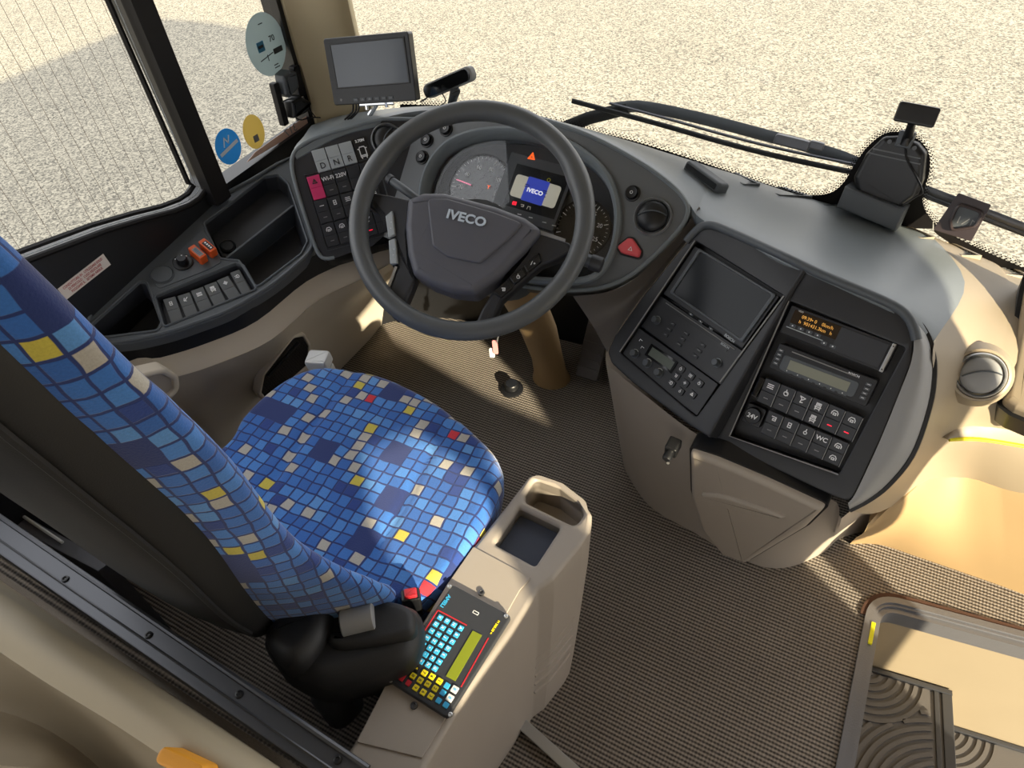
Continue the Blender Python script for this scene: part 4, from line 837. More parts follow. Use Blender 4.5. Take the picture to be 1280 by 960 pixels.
# ================================================================== SIDE CONSOLE UNDER THE DRIVER'S WINDOW
PS = Fr((-.66, -.1, .64), (0, 1, .15), n=(.35, -.15, .92))
SC = empty('side_console', (-.6, -.1, .5), 'dark grey side console with trays and switches under the side window', 'console')
out = [Vector(p) for p in PS.uvs([(112, 388), (141, 357), (180, 320), (219, 285), (262, 250), (312, 224), (345, 204), (366, 194)])] + crom(PS.uvs([(374, 215), (383, 250), (392, 290), (392, 312), (375, 331), (345, 356), (312, 377), (282, 393), (250, 405), (218, 416), (187, 424), (160, 429), (135, 430), (112, 424), (102, 408)]), 4)
hA = rnd(PS.uvs([(116, 406), (175, 353), (182, 354), (200, 403), (196, 412), (131, 420), (119, 417)]), .008)
hB = rnd(PS.uvs([(195, 371), (295, 330), (303, 333), (319, 361), (206, 407)]), .005)
hC = rnd(PS.uvs([(256, 280), (331, 222), (347, 219), (359, 230), (383, 302), (375, 317), (321, 358), (309, 338), (300, 325), (276, 322)]), .008)
m = MB(); m.plate(out, [hA, hB, hC], -.03, 0, PS, .005, 3); m.build('console_top', M['dark'], SC)
def wall_bottom(h, d, nm, mat=M['panel'], parent=SC): m = MB(); m.well(h, -d, -.005, PS, .004); return m.build(nm, mat, parent)
wall_bottom(hA, .08, 'tray'); wall_bottom(hB, .022, 'switch_well'); wall_bottom(hC, .075, 'tray')
# raised moulding round the edge
m = MB(); m.tube([PS.P(p.x, p.y, .001) for p in offs(ccw(out), .006)], .005, 8, True); m.build('edge_moulding', M['dark'], SC)
for h in (hA, hB, hC): m = MB(); m.tube([PS.P(p.x, p.y, .0005) for p in offs(ccw(h), -.003)], .0028, 6, True); m.build('tray_lip', M['dark'], SC)
m = MB(); a = PS.hit(283, 322, -.004); b = PS.hit(367, 256, -.004); f = Fr((a + b) / 2, b - a, n=PS.n); m.box(0, 0, -.034, (b - a).length, .006, .068, .002, f); m.build('tray_divider', M['dark'], SC)
q = PS.uvs([(258, 282), (331, 225), (346, 222), (357, 232), (366, 256), (283, 321), (277, 320)], -.045); m = MB(); m.prism(q, -.075, -.045, PS, .002); m.build('tray_shelf', M['panel'], SC)
k = PS.at(*PS.uv(285, 309, -.045), -.045); m = MB(); m.lathe([(.018, 0), (.018, .006), (.015, .009), (.012, .006), (0, .006)], k, 28); m.build('socket_cap', M['black'], SC)
pl_ = rnd(PS.uvs([(190, 346), (250, 289), (256, 290), (277, 328), (262, 337), (200, 361), (195, 358)]), .006); m = MB(); m.prism(pl_, -.005, .002, PS, .0015); CP = m.build('control_plate', M['dark'], SC)
k = PS.at(*PS.uv(203, 344), .002); m = MB(); m.lathe([(.0245, 0), (.0245, .002), (.023, .003), (.022, .001), (.021, .0028), (0, .0028)], k, 32); m.build('round_blank', M['dark'], SC)
k = PS.at(*PS.uv(229, 329), .002); m = MB(); m.lathe([(.021, 0), (.021, .003), (.018, .004), (.012, .003), (.0105, .016), (.0095, .018), (0, .018)], k, 30); KN = m.build('mirror_knob', M['black'], SC); m = MB(); [m.prism(circ(.0016, 8, .0165 * math.cos(t), .0165 * math.sin(t)), .004, .0045, k) for t in (0.2, 1.0, 1.8)]; m.prism(circ(.0015, 8, .005, .003), .018, .0184, k); m.build('knob_marks', M['white'], KN)
S0 = lambda x, y: (180 + x * .1459, 280 + y * .1459)
six = [([(160, 655), (270, 630), (340, 815), (235, 850)], 'door'), ([(285, 625), (395, 595), (470, 775), (365, 810)], 'slash'), ([(405, 580), (515, 545), (590, 735), (485, 770)], 'bars'), ([(520, 535), (630, 500), (705, 675), (600, 715)], 'bus'), ([(635, 490), (740, 445), (815, 620), (720, 660)], 'cross'), ([(735, 430), (820, 395), (920, 575), (840, 600)], 'lamp')]
for p, ic in six:
    f, wd, hg = PS.quad([S0(*q) for q in p], -.012); f = f.at(0, 0, -.006); rocker(f, wd, hg, SC, M['panelg'], ic, tilt=.005)
# orange relays standing on the plate
for (cx, cy, face, lab) in ((249, 322, 'paper', 'orange relay block with white label on the side console'), (261.5, 314, 'dots', 'orange relay block with dark dotted face beside the labelled one')):
    base = PS.hit(cx, cy, .002); f = Fr(base, PS.hit(cx + 6, cy - 4, .002) - base, n=PS.n); R = empty('relay', base, lab, 'relay')
    fr_ = Fr(f.P(0, 0, 0), f.u, v=f.v)
    m = MB(); m.prism(rect(.017, .040, .002), 0, .022, fr_, .002); m.prism(rect(.019, .006, .001, 0, .014), 0, .008, fr_); m.prism(rect(.019, .006, .001, 0, -.014), 0, .008, fr_); m.build('case', M['orange'], R)
    t = fr_.at(0, -.002, .022); m = MB(); m.prism(rect(.011, .026), 0, .0006, t); l = m.build('label_face', M['paper'] if face == 'paper' else M['black'], R)
    m = MB(); m.strokes(t, [[(-.003, y), (.003, y)] for y in (-.008, -.004, 0, .004, .008)] if face == 'paper' else [[(0, y), (.0015, y)] for y in (-.009, -.003, .003, .009)], .0012 if face == 'paper' else .0035, .0007); m.build('label_print', M['blue'] if face == 'paper' else M['white'], R)
group([o for o in bpy.data.objects if o.name.split('.')[0] == 'relay'], 'orange relays on the side console')
# skirt and beige lining
sk = [(140, 431), (187, 424), (250, 405), (312, 378), (375, 329), (394, 310)]; top = [PS.hit(p[0], p[1], -.012) for p in sk]; top = [V3((top[0].x - .02, top[0].y - .24, top[0].z + .02))] + top[:-1] + [V3((-.425, .10, .565)), V3((-.40, .24, .555)), V3((-.38, .40, .55))]
bot = [p - V3((0.0, 0, .052)) for p in top]
m = MB(); m.patch([top, bot], 4, 2); m.build('skirt', M['black'], SC)
LIN = empty('side_lining', (-.66, -.05, 0), 'beige lower side lining with grip pocket left of the seat', 'side panel')
w0 = [p + V3((-.006, 0, .004)) for p in bot]; w1 = [p + V3((.03, -.01, -.035)) for p in bot]; w2_ = [p + V3((.02, -.005, -.06)) for p in bot]
w3 = [V3((-.60, p.y + .03, .22)) for p in bot]; w4 = [V3((-.67, p.y + .06, 0)) for p in bot]
ext = lambda r, x, z: r + [V3((x + .06, .50, z))]
m = MB(); m.patch([ext(w0, -.46, .5), ext(w1, -.45, .46), ext(w2_, -.46, .43), ext(w3, -.55, .22), ext(w4, -.6, 0)], 4, 4); m.build('lining', M['beige'], LIN)
def wallfr(px, py, x): 
    p = at(px, py, x=x); return Fr(p, (0.1, 1, 0), v=(.28, 0, 1))
f = wallfr(358, 455, -.525); k = rnd(f.uvs([(330, 468), (366, 422), (378, 420), (385, 432), (384, 455), (334, 500), (326, 490)]), .012)
m = MB(); m.plate(offs(ccw(k), -.008), [k], -.02, .004, f, .003); m.build('pocket_rim', M['beige'], LIN); m = MB(); m.prism(k, -.02, .002, f, .003); G = m.build('gloss_insert', M['gloss'], LIN); m = MB(); m.tube([f.P(*f.uv(334, 470), .004), f.P(*f.uv(372, 428), .004)], .003, 6); m.build('insert_edge', M['black'], G)
f = wallfr(190, 487, -.53); k = rnd(f.uvs([(150, 478), (200, 466), (214, 474), (216, 486), (190, 508), (150, 520)]), .012)
m = MB(); m.plate(offs(ccw(k), -.014), [k], -.02, .008, f, .006, 3); m.build('grip_surround', M['beige'], LIN); m = MB(); m.prism(k, -.03, -.002, f); m.build('grip_pocket', M['beiged'], LIN)
# ================================================================== DRIVER'S SEAT
SEAT = empty('driver_seat', (-.05, -.45, 0), "driver's seat in blue mosaic fabric with black backrest shell, facing the wheel", 'seat')
cp = [(285, 552), (303, 524), (335, 494), (368, 472), (400, 461), (440, 463), (482, 472), (530, 494), (572, 522), (606, 553), (623, 573), (629, 595), (622, 626), (602, 666), (576, 706), (548, 738)]
co = [at(p[0], p[1], z=.455) for p in cp]; co = [V3((p.x, p.y, 0)) for p in co] + [V3((.165, -.60, 0)), V3((.08, -.68, 0)), V3((-.05, -.70, 0)), V3((-.2, -.69, 0)), V3((-.31, -.62, 0)), V3((-.345, -.53, 0))]
co = crom([(p.x, p.y) for p in co], 5, True); cc = Vector((-.06, -.44))
def czz(x, y, s):
    xx = (x + .06 + (y + .44) * .12) / .25
    z = .47 + .007 * max(0, abs(xx) - .45) ** 1.2 * 1.6 - .010 * math.exp(-((y + .5) / .12) ** 2)
    z -= .006 * math.exp(-((abs(xx) - .52) / .03) ** 2)
    return z
rings = []; NS = 26
def cpt(p, s, z=None):
    q = cc + (p - cc) * s; return V3((q.x, q.y, czz(q.x, q.y, s) if z is None else z))
m = MB(); cv = m.bm.verts.new((cc.x, cc.y, czz(cc.x, cc.y, 0))); prev = None
lay = [(k / NS * .93, 0) for k in range(1, NS + 1)] + [(.955, -.004), (.975, -.012), (.99, -.024), (1.0, -.042), (.995, -.065), (.975, -.095), (.95, -.11)]
for s, dz in lay:
    L = m.vs([cpt(p, s) + V3((0, 0, dz)) for p in co])
    if prev is None: [m.face((cv, L[i], L[(i + 1) % len(L)])) for i in range(len(L))]
    else: m.bridge(prev, L)
    prev = L
m.face(prev[::-1])
def cuv(c):
    d = max(0, .455 - c.z); v = Vector((c.x, c.y)) - cc; v.normalize(); a = -.05; x, y = c.x + v.x * d, c.y + v.y * d
    return (x * math.cos(a) - y * math.sin(a), x * math.sin(a) + y * math.cos(a))
m.build('seat_cushion', M['fabric'], SEAT, 60, cuv)
m = MB(); m.prism([tuple(cc + (p - cc) * .9) for p in co][::3], .29, .37, WORLD, .01); m.build('seat_pan', M['shell'], SEAT)
m = MB(); m.box(-.06, -.45, .15, .30, .34, .30, .02); m.build('pedestal', M['black'], SEAT)
# backrest: fabric front and wrap, black moulded shell behind
XC = -.06
LV = [  # z, seam x, seam y, bolster tip x, tip y, y of the back
 (.515, .048, -.708, .192, -.590, -.742), (.555, .056, -.716, .188, -.606, -.760), (.62, .064, -.722, .168, -.634, -.778), (.70, .080, -.729, .150, -.663, -.790), (.78, .094, -.733, .148, -.680, -.800),
 (.86, .106, -.741, .152, -.688, -.812), (.95, .122, -.757, .160, -.700, -.824), (1.05, .134, -.776, .165, -.724, -.838), (1.12, .136, -.785, .160, -.738, -.846), (1.18, .134, -.791, .148, -.745, -.85), (1.24, .116, -.799, .126, -.753, -.852), (1.30, .076, -.808, .082, -.768, -.85), (1.335, .03, -.814, .034, -.785, -.845)]
A_ = np.array(LV); LVf = [[np.interp(t, range(len(LV)), A_[:, i]) for i in range(6)] for t in np.linspace(0, len(LV) - 1, 49)]
LVs = []
for i in range(len(LVf)):
    w_ = LVf[max(0, i - 2):i + 3]; LVs.append([LVf[i][0]] + [sum(q[j] for q in w_) / len(w_) for j in range(1, 6)])
def sec(lv):
    z, xr, yr, xf, yf, yb = lv; dx, dy = xf - xr, yf - yr; n_ = Vector((dy, -dx)).normalized() * .010; P = [V3((xr, yr, z))]
    for t, k in ((.3, .8), (.65, 1.0), (.92, .5)): P.append(V3((xr + dx * t + n_.x * k, yr + dy * t + n_.y * k, z)))
    wi = xf - XC; yc = yr + .30 * dy + .006
    P += [V3((xf - .012, yf + .006, z)), V3((xf - .035, yf - .002, z)), V3((XC + wi * .62, yc + (yf - yc) * .38, z)), V3((XC + wi * .4, yc + .004, z)), V3((XC, yc, z))]
    return P + [V3((2 * XC - p.x, p.y, p.z)) for p in P[::-1][1:]]
rows = [crom(sec(l), 3) for l in LVs]
m = MB(); L = [m.vs(r) for r in rows]
for a, b in zip(L, L[1:]): m.bridge(a, b, False)
m.face(L[-1]); UV = {}
for r, lv in zip(rows, LVs):
    s = 0
    for i, p in enumerate(r):
        if i: s += (p - r[i - 1]).length
        UV[(round(p.x, 5), round(p.y, 5), round(p.z, 5))] = (s * 1.05 + .013, p.z * 1.05)
m.build('backrest', M['fabric'], SEAT, 70, lambda c: UV.get((round(c.x, 5), round(c.y, 5), round(c.z, 5)), (c.x, c.z)))
def ssec(lv, r):
    a = r[0]; b = r[-1]; z = a.z; d = lv[5] - lv[2]; P = []
    for t, k in ((1.0, .0), (1.0, .12), (.985, .38), (.94, .62), (.85, .8), (.6, .93), (.3, .99), (0, 1.0)): P.append((t, k))
    hwR, hwL = a.x - XC, XC - b.x
    return [V3((XC + hwR * t, a.y + d * k, z)) for t, k in P] + [V3((XC - hwL * t, b.y + d * k, z)) for t, k in P[::-1][1:]]
m = MB(); L = [m.vs(crom(ssec(l, r), 3)) for l, r in zip(LVs, rows)]
for a, b in zip(L, L[1:]): m.bridge(a, b, False)
m.face(L[-1]); m.build('backrest_shell', M['shell'], SEAT, 60)
# crease moulded into the shell
m = MB(); cr_ = []
for l, r in list(zip(LVs, rows))[4:40:3]: q = ssec(l, r); cr_.append(q[3] + V3((.002, -.002, 0)))
m.tube(crom(cr_, 3), .004, 6); m.build('shell_crease', M['shell'], SEAT)
# recliner cover with grey roller and red buckle
ZC = .50; RF = Fr((.13, -.68, ZC), (1, 0, 0), n=(0, 0, 1)); ocl = [Vector(p) for p in crom(RF.uvs([(328, 797), (340, 778), (362, 763), (394, 751), (430, 749), (466, 749), (500, 752), (520, 760), (527, 778), (523, 807), (506, 829), (470, 842), (430, 852), (395, 856), (350, 836), (331, 812)]), 3, True)]
m = MB(); m.prism(ocl, -.085, .012, RF, .03, 6, True, .02); RC = m.build('recliner_cover', M['shell'], SEAT, 50)
m = MB(); m.prism([Vector(p) for p in crom(RF.uvs([(330, 797), (342, 776), (364, 760), (396, 750), (414, 762), (408, 790), (392, 816), (372, 832), (348, 828)], .03), 3, True)], -.03, .044, RF, .024, 6); m.build('cover_hump', M['shell'], RC, 50)
m = MB(); m.prism([Vector(p) for p in crom(RF.uvs([(446, 752), (490, 753), (514, 762), (520, 778), (514, 796), (480, 806), (430, 812), (412, 806), (414, 792), (440, 788)], .015), 3, True)], -.01, .024, RF, .012, 4); m.build('cover_step', M['shell'], RC, 50)
c0 = at(424, 776, z=.535); c1 = at(468, 768, z=.53); ca = (c1 - c0).normalized(); m = MB(); cf = Fr(c0.lerp(c1, .5) + V3((0, 0, -.008)), (0, 0, 1), n=ca); m.lathe([(.017, -.024), (.020, -.022), (.020, .022), (.017, .024), (0, .024)], cf, 24); m.build('adjuster_roller', M['grey'], RC)
m = MB(); m.tube([at(415, 840, z=.44), at(412, 868, z=.40), at(425, 890, z=.36), at(440, 880, z=.28)], [.032, .028, .024, .02], 14); m.build('seat_bracket', M['dark'], SEAT)
m = MB(); b0 = at(514, 748, z=.47); bf = Fr(b0, ca, n=(0, .1, 1)); m.prism(rect(.03, .022, .004), -.03, .012, bf, .004); m.build('belt_buckle', M['black'], SEAT)
m = MB(); m.prism(rect(.02, .016, .003), .010, .018, bf, .003); plabel(m.build('buckle_button', M['redk'], SEAT), 'red release button')
CL_ = at(403, 462, z=.40); BLT = empty('belt_guide', (CL_.x, CL_.y, .0), 'white plastic block standing in the gap at the front left of the seat', 'belt guide')
f = Fr((CL_.x, CL_.y, .36), (.9, .3, 0), n=(0, -.15, 1)); m = MB(); m.prism(rect(.05, .045, .008), -.36, .05, f, .006, 2); m.build('lower_block', M['whitep'], BLT)
m = MB(); m.prism(rect(.034, .034, .005, 0, .0), .05, .062, f); m.prism(rect(.05, .04, .007, .002, .006), .06, .088, f, .007, 2); m.build('upper_block', M['whitep'], BLT)
m = MB(); m.prism([tuple(at(*p, z=.33).xy) for p in ((-10, 622), (60, 660), (138, 702), (122, 714), (-20, 640))], .05, .33, WORLD, .004); m.build('seat_slide_rail', M['edge'], SEAT)
m = MB(); m.tube([at(24, 642, z=.335), at(78, 678, z=.335)], .0035, 6); plabel(m.build('rail_edge', M['whitep'], SEAT), 'bright edge of the slide rail')
# ================================================================== SIDE BOX WITH KEYPAD
ZB = .45; TB = Fr((.28, -.5, ZB), (1, 0, 0), n=(0, 0, 1))
BX = empty('console_box', (.29, -.5, 0), 'taupe box beside the seat with open trays and keypad on top', 'console')
bo = TB.uvs([(663, 592), (697, 600), (729, 624), (740, 642), (738, 662), (727, 680), (692, 723), (672, 738), (640, 790), (588, 862), (530, 962), (500, 1000), (420, 960), (440, 931), (486, 850), (560, 730), (592, 682), (640, 622)])
bo = rnd(bo, [.012, .02, .02, .01, .01, .02, .02, .02, .02, 0, 0, 0, 0, 0, 0, 0, 0, .02], 4)
c1 = rnd(TB.uvs([(669, 597), (700, 608), (727, 629), (730, 642), (719, 657), (657, 627), (656, 618)]), .012); c2 = rnd(TB.uvs([(649, 633), (701, 658), (669, 707), (618, 679)]), .006)
m = MB(); m.plate(bo, [c1, c2], -.03, 0, TB, .008, 3); m.well(c1, -.07, -.008, TB); m.well(c2, -.028, -.008, TB); m.build('box_top', M['console'], BX)
bl = ccw(bo); zs = [(-.028, .0, 1), (-.10, .002, .99), (-.25, .006, .935), (-.38, .010, .885), (-ZB, .014, .86)]
def tap(p, k): return Vector((p[0], -.30 + (p[1] + .30) * k))
m = MB(); m.loft([[TB.P(q.x, q.y, z) for q in [tap(p, k) for p in offs(bl, d)]] for z, d, k in zs], True, False, False); m.build('box_side', M['console'], BX)
m = MB(); m.prism(offs(ccw(c2), .002), -.0275, -.024, TB); m.build('tray_mat', plastic('blue_black_net', '3a3f4c', .8, 800, .6), BX)
m = MB(); m.prism(TB.uvs([(668, 634), (700, 648), (716, 655), (690, 648)]), -.068, -.05, TB); m.build('cup_recess', M['black'], BX)
pn = TB.uvs([(592, 684), (664, 723), (650, 738), (633, 768), (528, 948), (446, 928), (486, 850), (560, 730)]); m = MB(); m.prism(rnd(pn, .003), -.004, .0025, TB, .001); m.build('top_panel', M['console'], BX)
m = MB(); rr_ = [p for p in offs(bl, .012)]
i0 = min(range(len(rr_)), key=lambda i: (TB.P(rr_[i].x, rr_[i].y) - at(727, 680, z=ZB)).length); seg = [rr_[(i0 - k) % len(rr_)] for k in range(0, 12)] ; seg2 = [rr_[(i0 + k) % len(rr_)] for k in range(0, 12)]
sg = seg if TB.P(seg[-1].x, seg[-1].y).y < TB.P(seg2[-1].x, seg2[-1].y).y else seg2
for z in (-.22, -.25, -.28, -.31, -.34): m.tube([TB.P(q.x + .004, q.y, z) for q in [tap(p, np.interp(-z, [.1, .25, .38], [.99, .935, .885])) for p in sg]], .004, 6)
m.build('side_ribs', M['console'], BX)
for p in ((602, 742), (518, 883)):
    k = TB.at(*TB.uv(*p), .0025); m = MB(); m.lathe([(.0055, 0), (.005, .003), (.003, .0035), (.002, .0015), (0, .0015)], k, 16); m.build('screw', M['alud'], BX)
KQ = [(562, 729), (636, 767), (562, 900), (486, 849)]
f, wd, hg = TB.quad(KQ, .012); KP = empty('ticket_keypad', f.P(0, 0, -.01), 'black ticket keypad with blue and yellow keys on the box beside the seat', 'keypad')
K = Fr(f.o, -f.v, v=f.u); m = MB(); m.prism(rect(hg, wd, .006), -.0095, 0, K, .003); m.build('housing', M['panel'], KP)
k5 = lambda x, y: K.uv(480 + x * .1875, 720 + y * .1875)
def key(x, y, w_, h_, mat, s=None, ink=None):
    a, b = k5(x, y); q = K.at(a, b); m = MB(); m.prism(rect(w_, h_, .001), 0, .0022, q, .0008); o = m.build('key', mat, KP)
    if s: text('key_letter', s, q, h_ * .75, ink or M['white'], o, 0, 0, .0022, 1, .0001, .0001)
cols4 = ['VUTSRQP', 'OXYZ+-=', 'HIJKLMN', 'ABCDEFG']
for i in range(4):
    for j in range(7): key(375 + 45.7 * i - 28.6 * j, 278 + 24 * i + 44.6 * j, .0078, .0078, M['cyan'], cols4[i][j])
for x, y, s in ((270, 648, '7'), (320, 672, '4'), (370, 703, '1'), (195, 668, '0'), (242, 697, '8'), (292, 722, '5'), (342, 752, '2'), (213, 747, '9'), (262, 777, '6'), (313, 803, '3')): key(x, y, .0083, .0083, M['yellow'], s, M['blackprint'])
for x, y in ((420, 733), (393, 780), (365, 832), (413, 862)): key(x, y, .0078, .0078, M['cyan'], None)
for x, y in ((172, 593), (220, 620)): key(x, y, .0078, .0078, M['black'], '<', M['yellow'])
key(130, 668, .0155, .0075, M['redk']); key(163, 715, .008, .0075, M['redk'])
key(472, 758, .0095, .0095, M['whitep'], '8', M['cyan']); key(440, 815, .0095, .0095, M['whitep'], '8', M['cyan'])
g, a_, b_ = K.quad([(480 + x * .1875, 720 + y * .1875) for x, y in ((655, 392), (475, 705), (415, 668), (590, 370))]); 
g, a_, b_ = Fr(K.o, K.u, v=K.v).quad([(602.8, 793.5), (569, 852), (557.8, 845), (590.6, 789.4)]); m = MB(); m.prism(rect(a_, b_), 0, .0012, g); m.build('display', M['lcdg'], KP)
m = MB(); m.strokes(K, [[k5(550, 328), k5(360, 228), k5(225, 440)], [k5(695, 415), k5(515, 738)]], .0016, 0, .0006); plabel(m.build('red_lines', M['redk'], KP), 'red border lines')
text('lettering', 'AMELI', K, .0085, M['cyan'], KP, *k5(410, 168), .0004, 1.0, .0003); text('lettering', 'M 300.00 =', K, .0052, M['yellow'], KP, *k5(738, 342), .0004, 1.0, .0002)
q = K.at(*k5(612, 245)); m = MB(); m.strokes(q, [[(-.002, -.0045), (.002, -.0045), (.002, .0045), (-.002, .0045), (-.002, -.0045)]], .0008); m.build('port_mark', M['white'], KP)
for x, y in ((437, 70), (814, 268), (45, 695), (443, 925)): q = K.at(*k5(x, y)); m = MB(); m.lathe([(.0033, -.001), (.0033, .0015), (.002, .002), (0, .001)], q, 14); m.build('screw', M['silver'], KP)
# edging bar of the aisle floor
m = MB(); m.prism([tuple(at(p[0], p[1], z=.03).xy) for p in ((622, 876), (742, 985), (560, 1010), (575, 950), (600, 900))], .0, .03); struct(m.build('platform', M['carpet']))
ED = empty('aisle_edging', at(670, 915, z=.0), 'bare aluminium edging bar on the carpet below the keypad box', 'edging')
a = at(612, 868, z=.045); b = at(738, 982, z=.045); m = MB(); u_ = (b - a).normalized(); m.bar(a, b, .022, .004, ch=.001); m.bar(a + V3((.010, .006, -.022)), b + V3((.010, .006, -.022)), .004, .045); m.build('profile', M['silver'], ED)
f = Fr(a.lerp(b, .22), (1, 0, 0), n=(0, 0, 1)); m = MB(); m.lathe([(.005, .002), (.004, .004), (0, .004)], f, 12); m.build('screw', M['dark'], ED)
# ================================================================== PARTITION BEHIND THE SEAT
ZR = .60; PT = empty('partition', (-.1, -.83, 0), 'low partition behind the seat topped by a dark metal rail, lower left', 'partition')
ra_, rb_ = at(-60, 606, z=ZR), at(460, 962, z=ZR); rc_, rd_ = at(420, 985, z=ZR), at(-60, 652, z=ZR)
RR = Fr((0, 0, ZR), (1, 0, 0), n=(0, 0, 1)); m = MB(); m.prism([ra_.xy, rb_.xy, rc_.xy, rd_.xy], -.02, 0, RR, .003); RL = m.build('rail', M['alud'], PT)
gl = [ra_.lerp(rd_, .62), rb_.lerp(rc_, .62)]; m = MB(); m.tube([gl[0] + V3((0, 0, .0005)), gl[1] + V3((0, 0, .0005))], .0018, 6); m.tube([ra_ + V3((0, .001, 0)), rb_ + V3((0, .001, 0))], .004, 8); m.build('rail_bead', M['alud'], RL)
for p in ((82, 724), (186, 794), (299, 868), (422, 950)): f = Fr(at(p[0], p[1], z=ZR), (1, 0, 0), n=(0, 0, 1)); m = MB(); m.lathe([(.0055, 0), (.005, .002), (.003, .0025), (.002, .001), (0, .001)], f, 14); m.build('rail_screw', M['black'], RL)
m = MB(); m.box(-.1, -.835, .28, 1.3, .025, .58); m.build('core', M['carpet'], PT)
PN = empty('partition_panel', (-.1, -.92, 0), 'blurred beige moulded panel in the bottom left corner below the rail', 'panel')
def prow(pts, z): return [at(p[0], p[1], z=z) for p in pts]
r = [prow([(-80, 672), (40, 752), (150, 826), (260, 898), (400, 992)], .58), prow([(-80, 682), (40, 762), (150, 836), (260, 908), (400, 1000)], .66), prow([(-80, 690), (40, 770), (150, 843), (260, 915), (400, 1008)], .70), prow([(-80, 720), (40, 802), (150, 872), (260, 945), (400, 1040)], .715), prow([(-80, 760), (40, 842), (150, 910), (260, 985), (380, 1070)], .70)]
m = MB(); m.patch(r, 5, 4); m.build('top_roll', plastic('olive_beige', 'a2967e', .55), PN)
r2 = [r[-1], prow([(-80, 800), (30, 845), (110, 900), (220, 1000), (330, 1080)], .64), prow([(-80, 870), (20, 895), (95, 935), (190, 1020), (300, 1100)], .58), prow([(-80, 935), (30, 940), (85, 960), (170, 1060), (260, 1140)], .645), prow([(-80, 990), (30, 1000), (80, 1010), (140, 1090), (230, 1200)], .60)]
r2.append([V3((p.x, p.y - .04, 0)) for p in r2[-1]])
m = MB(); m.patch(r2, 5, 4); m.build('hollow', plastic('olive_taupe', '8d806a', .55), PN)
a = at(203, 944, z=.735); b = at(250, 966, z=.735); m = MB(); f = Fr((a + b) / 2, b - a, n=(0, -.3, 1)); m.prism(rect(.055, .016, .007), -.03, .004, f, .004, 2); plabel(m.build('orange_latch', plastic('amber_latch', 'e09a2a', .45), PN), 'amber plastic latch')
# ================================================================== THINGS ON THE DASH AND THE GLASS
MF = Fr(CC + (V3((-.295, .147, .955)) - CC) * 1.15, (.964, .253, .082), v=(-.154, .277, .949))
f, wd, hg = MF.quad([(403, 49), (511, 39.5), (520, 126), (418, 132)])
MON = empty('monitor', f.P(0, -hg * .62, -.03), 'black reversing monitor on a bracket by the left windscreen pillar', 'monitor')
m = MB(); m.prism(rect(wd, hg, .006), -.024, 0, f, .003, 2); m.build('casing', M['black'], MON)
m = MB(); m.prism(rect(wd * .98, .006, .002, 0, hg / 2 - .002), -.026, -.002, f, .001); m.build('casing_top', M['grey'], MON)
g, a_, b_ = MF.quad([(413, 56), (504, 48), (510, 102), (423, 110)]); m = MB(); m.prism(rect(a_, b_), 0, .0008, g); m.build('screen', plastic('blank_lcd_screen', '4a5058', .12, bump=0), MON)
m = MB(); m.plate(rect(a_ * 1.05, b_ * 1.06), [rect(a_, b_)], 0, .002, g, .001); m.build('bezel', M['black'], MON)
for i in range(6): k = f.at(-wd * .22 + wd * .085 * i, -hg * .43); m = MB(); m.prism(rect(.012, .007, .001), 0, .0015, k, .0005); bt = m.build('button', M['dark'], MON); m = MB(); m.strokes(k, [[(-.0025, -.001), (.0025, -.001), (0, .002), (-.0025, -.001)]] if i in (1, 2) else [[(-.003, 0), (.003, 0)]], .0009, .0015); m.build('symbol', M['grey'], bt)
k = f.at(-wd * .4, -hg * .42); m = MB(); m.prism(circ(.003, 12), 0, .0006, k); m.build('sensor', M['gloss'], MON)
bs = hitobj({'dash_top', 'panel_lip', 'switch_panel'}, 452, 148); bs = bs[0] if bs else f.P(0, -.09, -.02)
m = MB(); m.tube([f.P(-.01, -hg * .45, -.024), f.P(-.01, -hg * .55, -.024), bs + V3((0, .03, -.005))], .006, 8); m.tube([f.P(-.045, -hg * .52, -.016), f.P(.04, -hg * .52, -.016)], .0045, 8); m.tube([f.P(.022, -hg * .48, -.014), f.P(.022, -hg * .58, -.014)], .004, 8); m.tube([f.P(-.03, -hg * .48, -.016), f.P(-.03, -hg * .6, -.016)], .004, 8); m.build('bracket', M['chrome'], MON)
m = MB(); 
for s in (-.07, -.062, -.055): m.tube(crom([f.P(s, -hg * .45, -.03), f.P(s - .01, -hg * .62, -.04), f.P(s - .03, -hg * .75, -.03)], 5), .0022, 6)
m.build('cable', M['black'], MON)
# demister slots
for q in ([(905, 217), (916, 214), (943, 226), (938, 233)], [(958, 235), (966, 230), (997, 240), (994, 248)], [(1006, 249), (1012, 243), (1046, 252), (1044, 259)], [(1126, 286), (1132, 281), (1162, 293), (1158, 300)], [(1172, 303), (1182, 300), (1218, 315), (1213, 323)], [(1230, 327), (1240, 323), (1276, 340), (1270, 348)]):
    cx_ = sum(p[0] for p in q) / 4; cy_ = sum(p[1] for p in q) / 4; hp = hitobj({'dash_top', 'dash_wing'}, cx_, cy_ + 2); f, a_, b_ = Fr(hp[0], (1, 0, 0), n=hp[1]).quad([q[1], q[2], q[3], q[0]])
    f = f.at(0, 0, -.0015); m = MB(); m.plate(rect(a_, b_, .003), [rect(a_ * .92, b_ * .72, .002)], -.02, .001, f, .0006); V = m.build('demister_slot', M['dark'] if q[0][0] < 1100 else M['wing'], DASH)
    m = MB(); [m.box(-a_ * .46 + a_ * .92 * i / 10, 0, -.004, .0016, b_ * .74, .006, 0, f) for i in range(1, 10)]; m.box(0, 0, -.009, a_, b_, .002, 0, f); m.build('grille', M['black'], V)
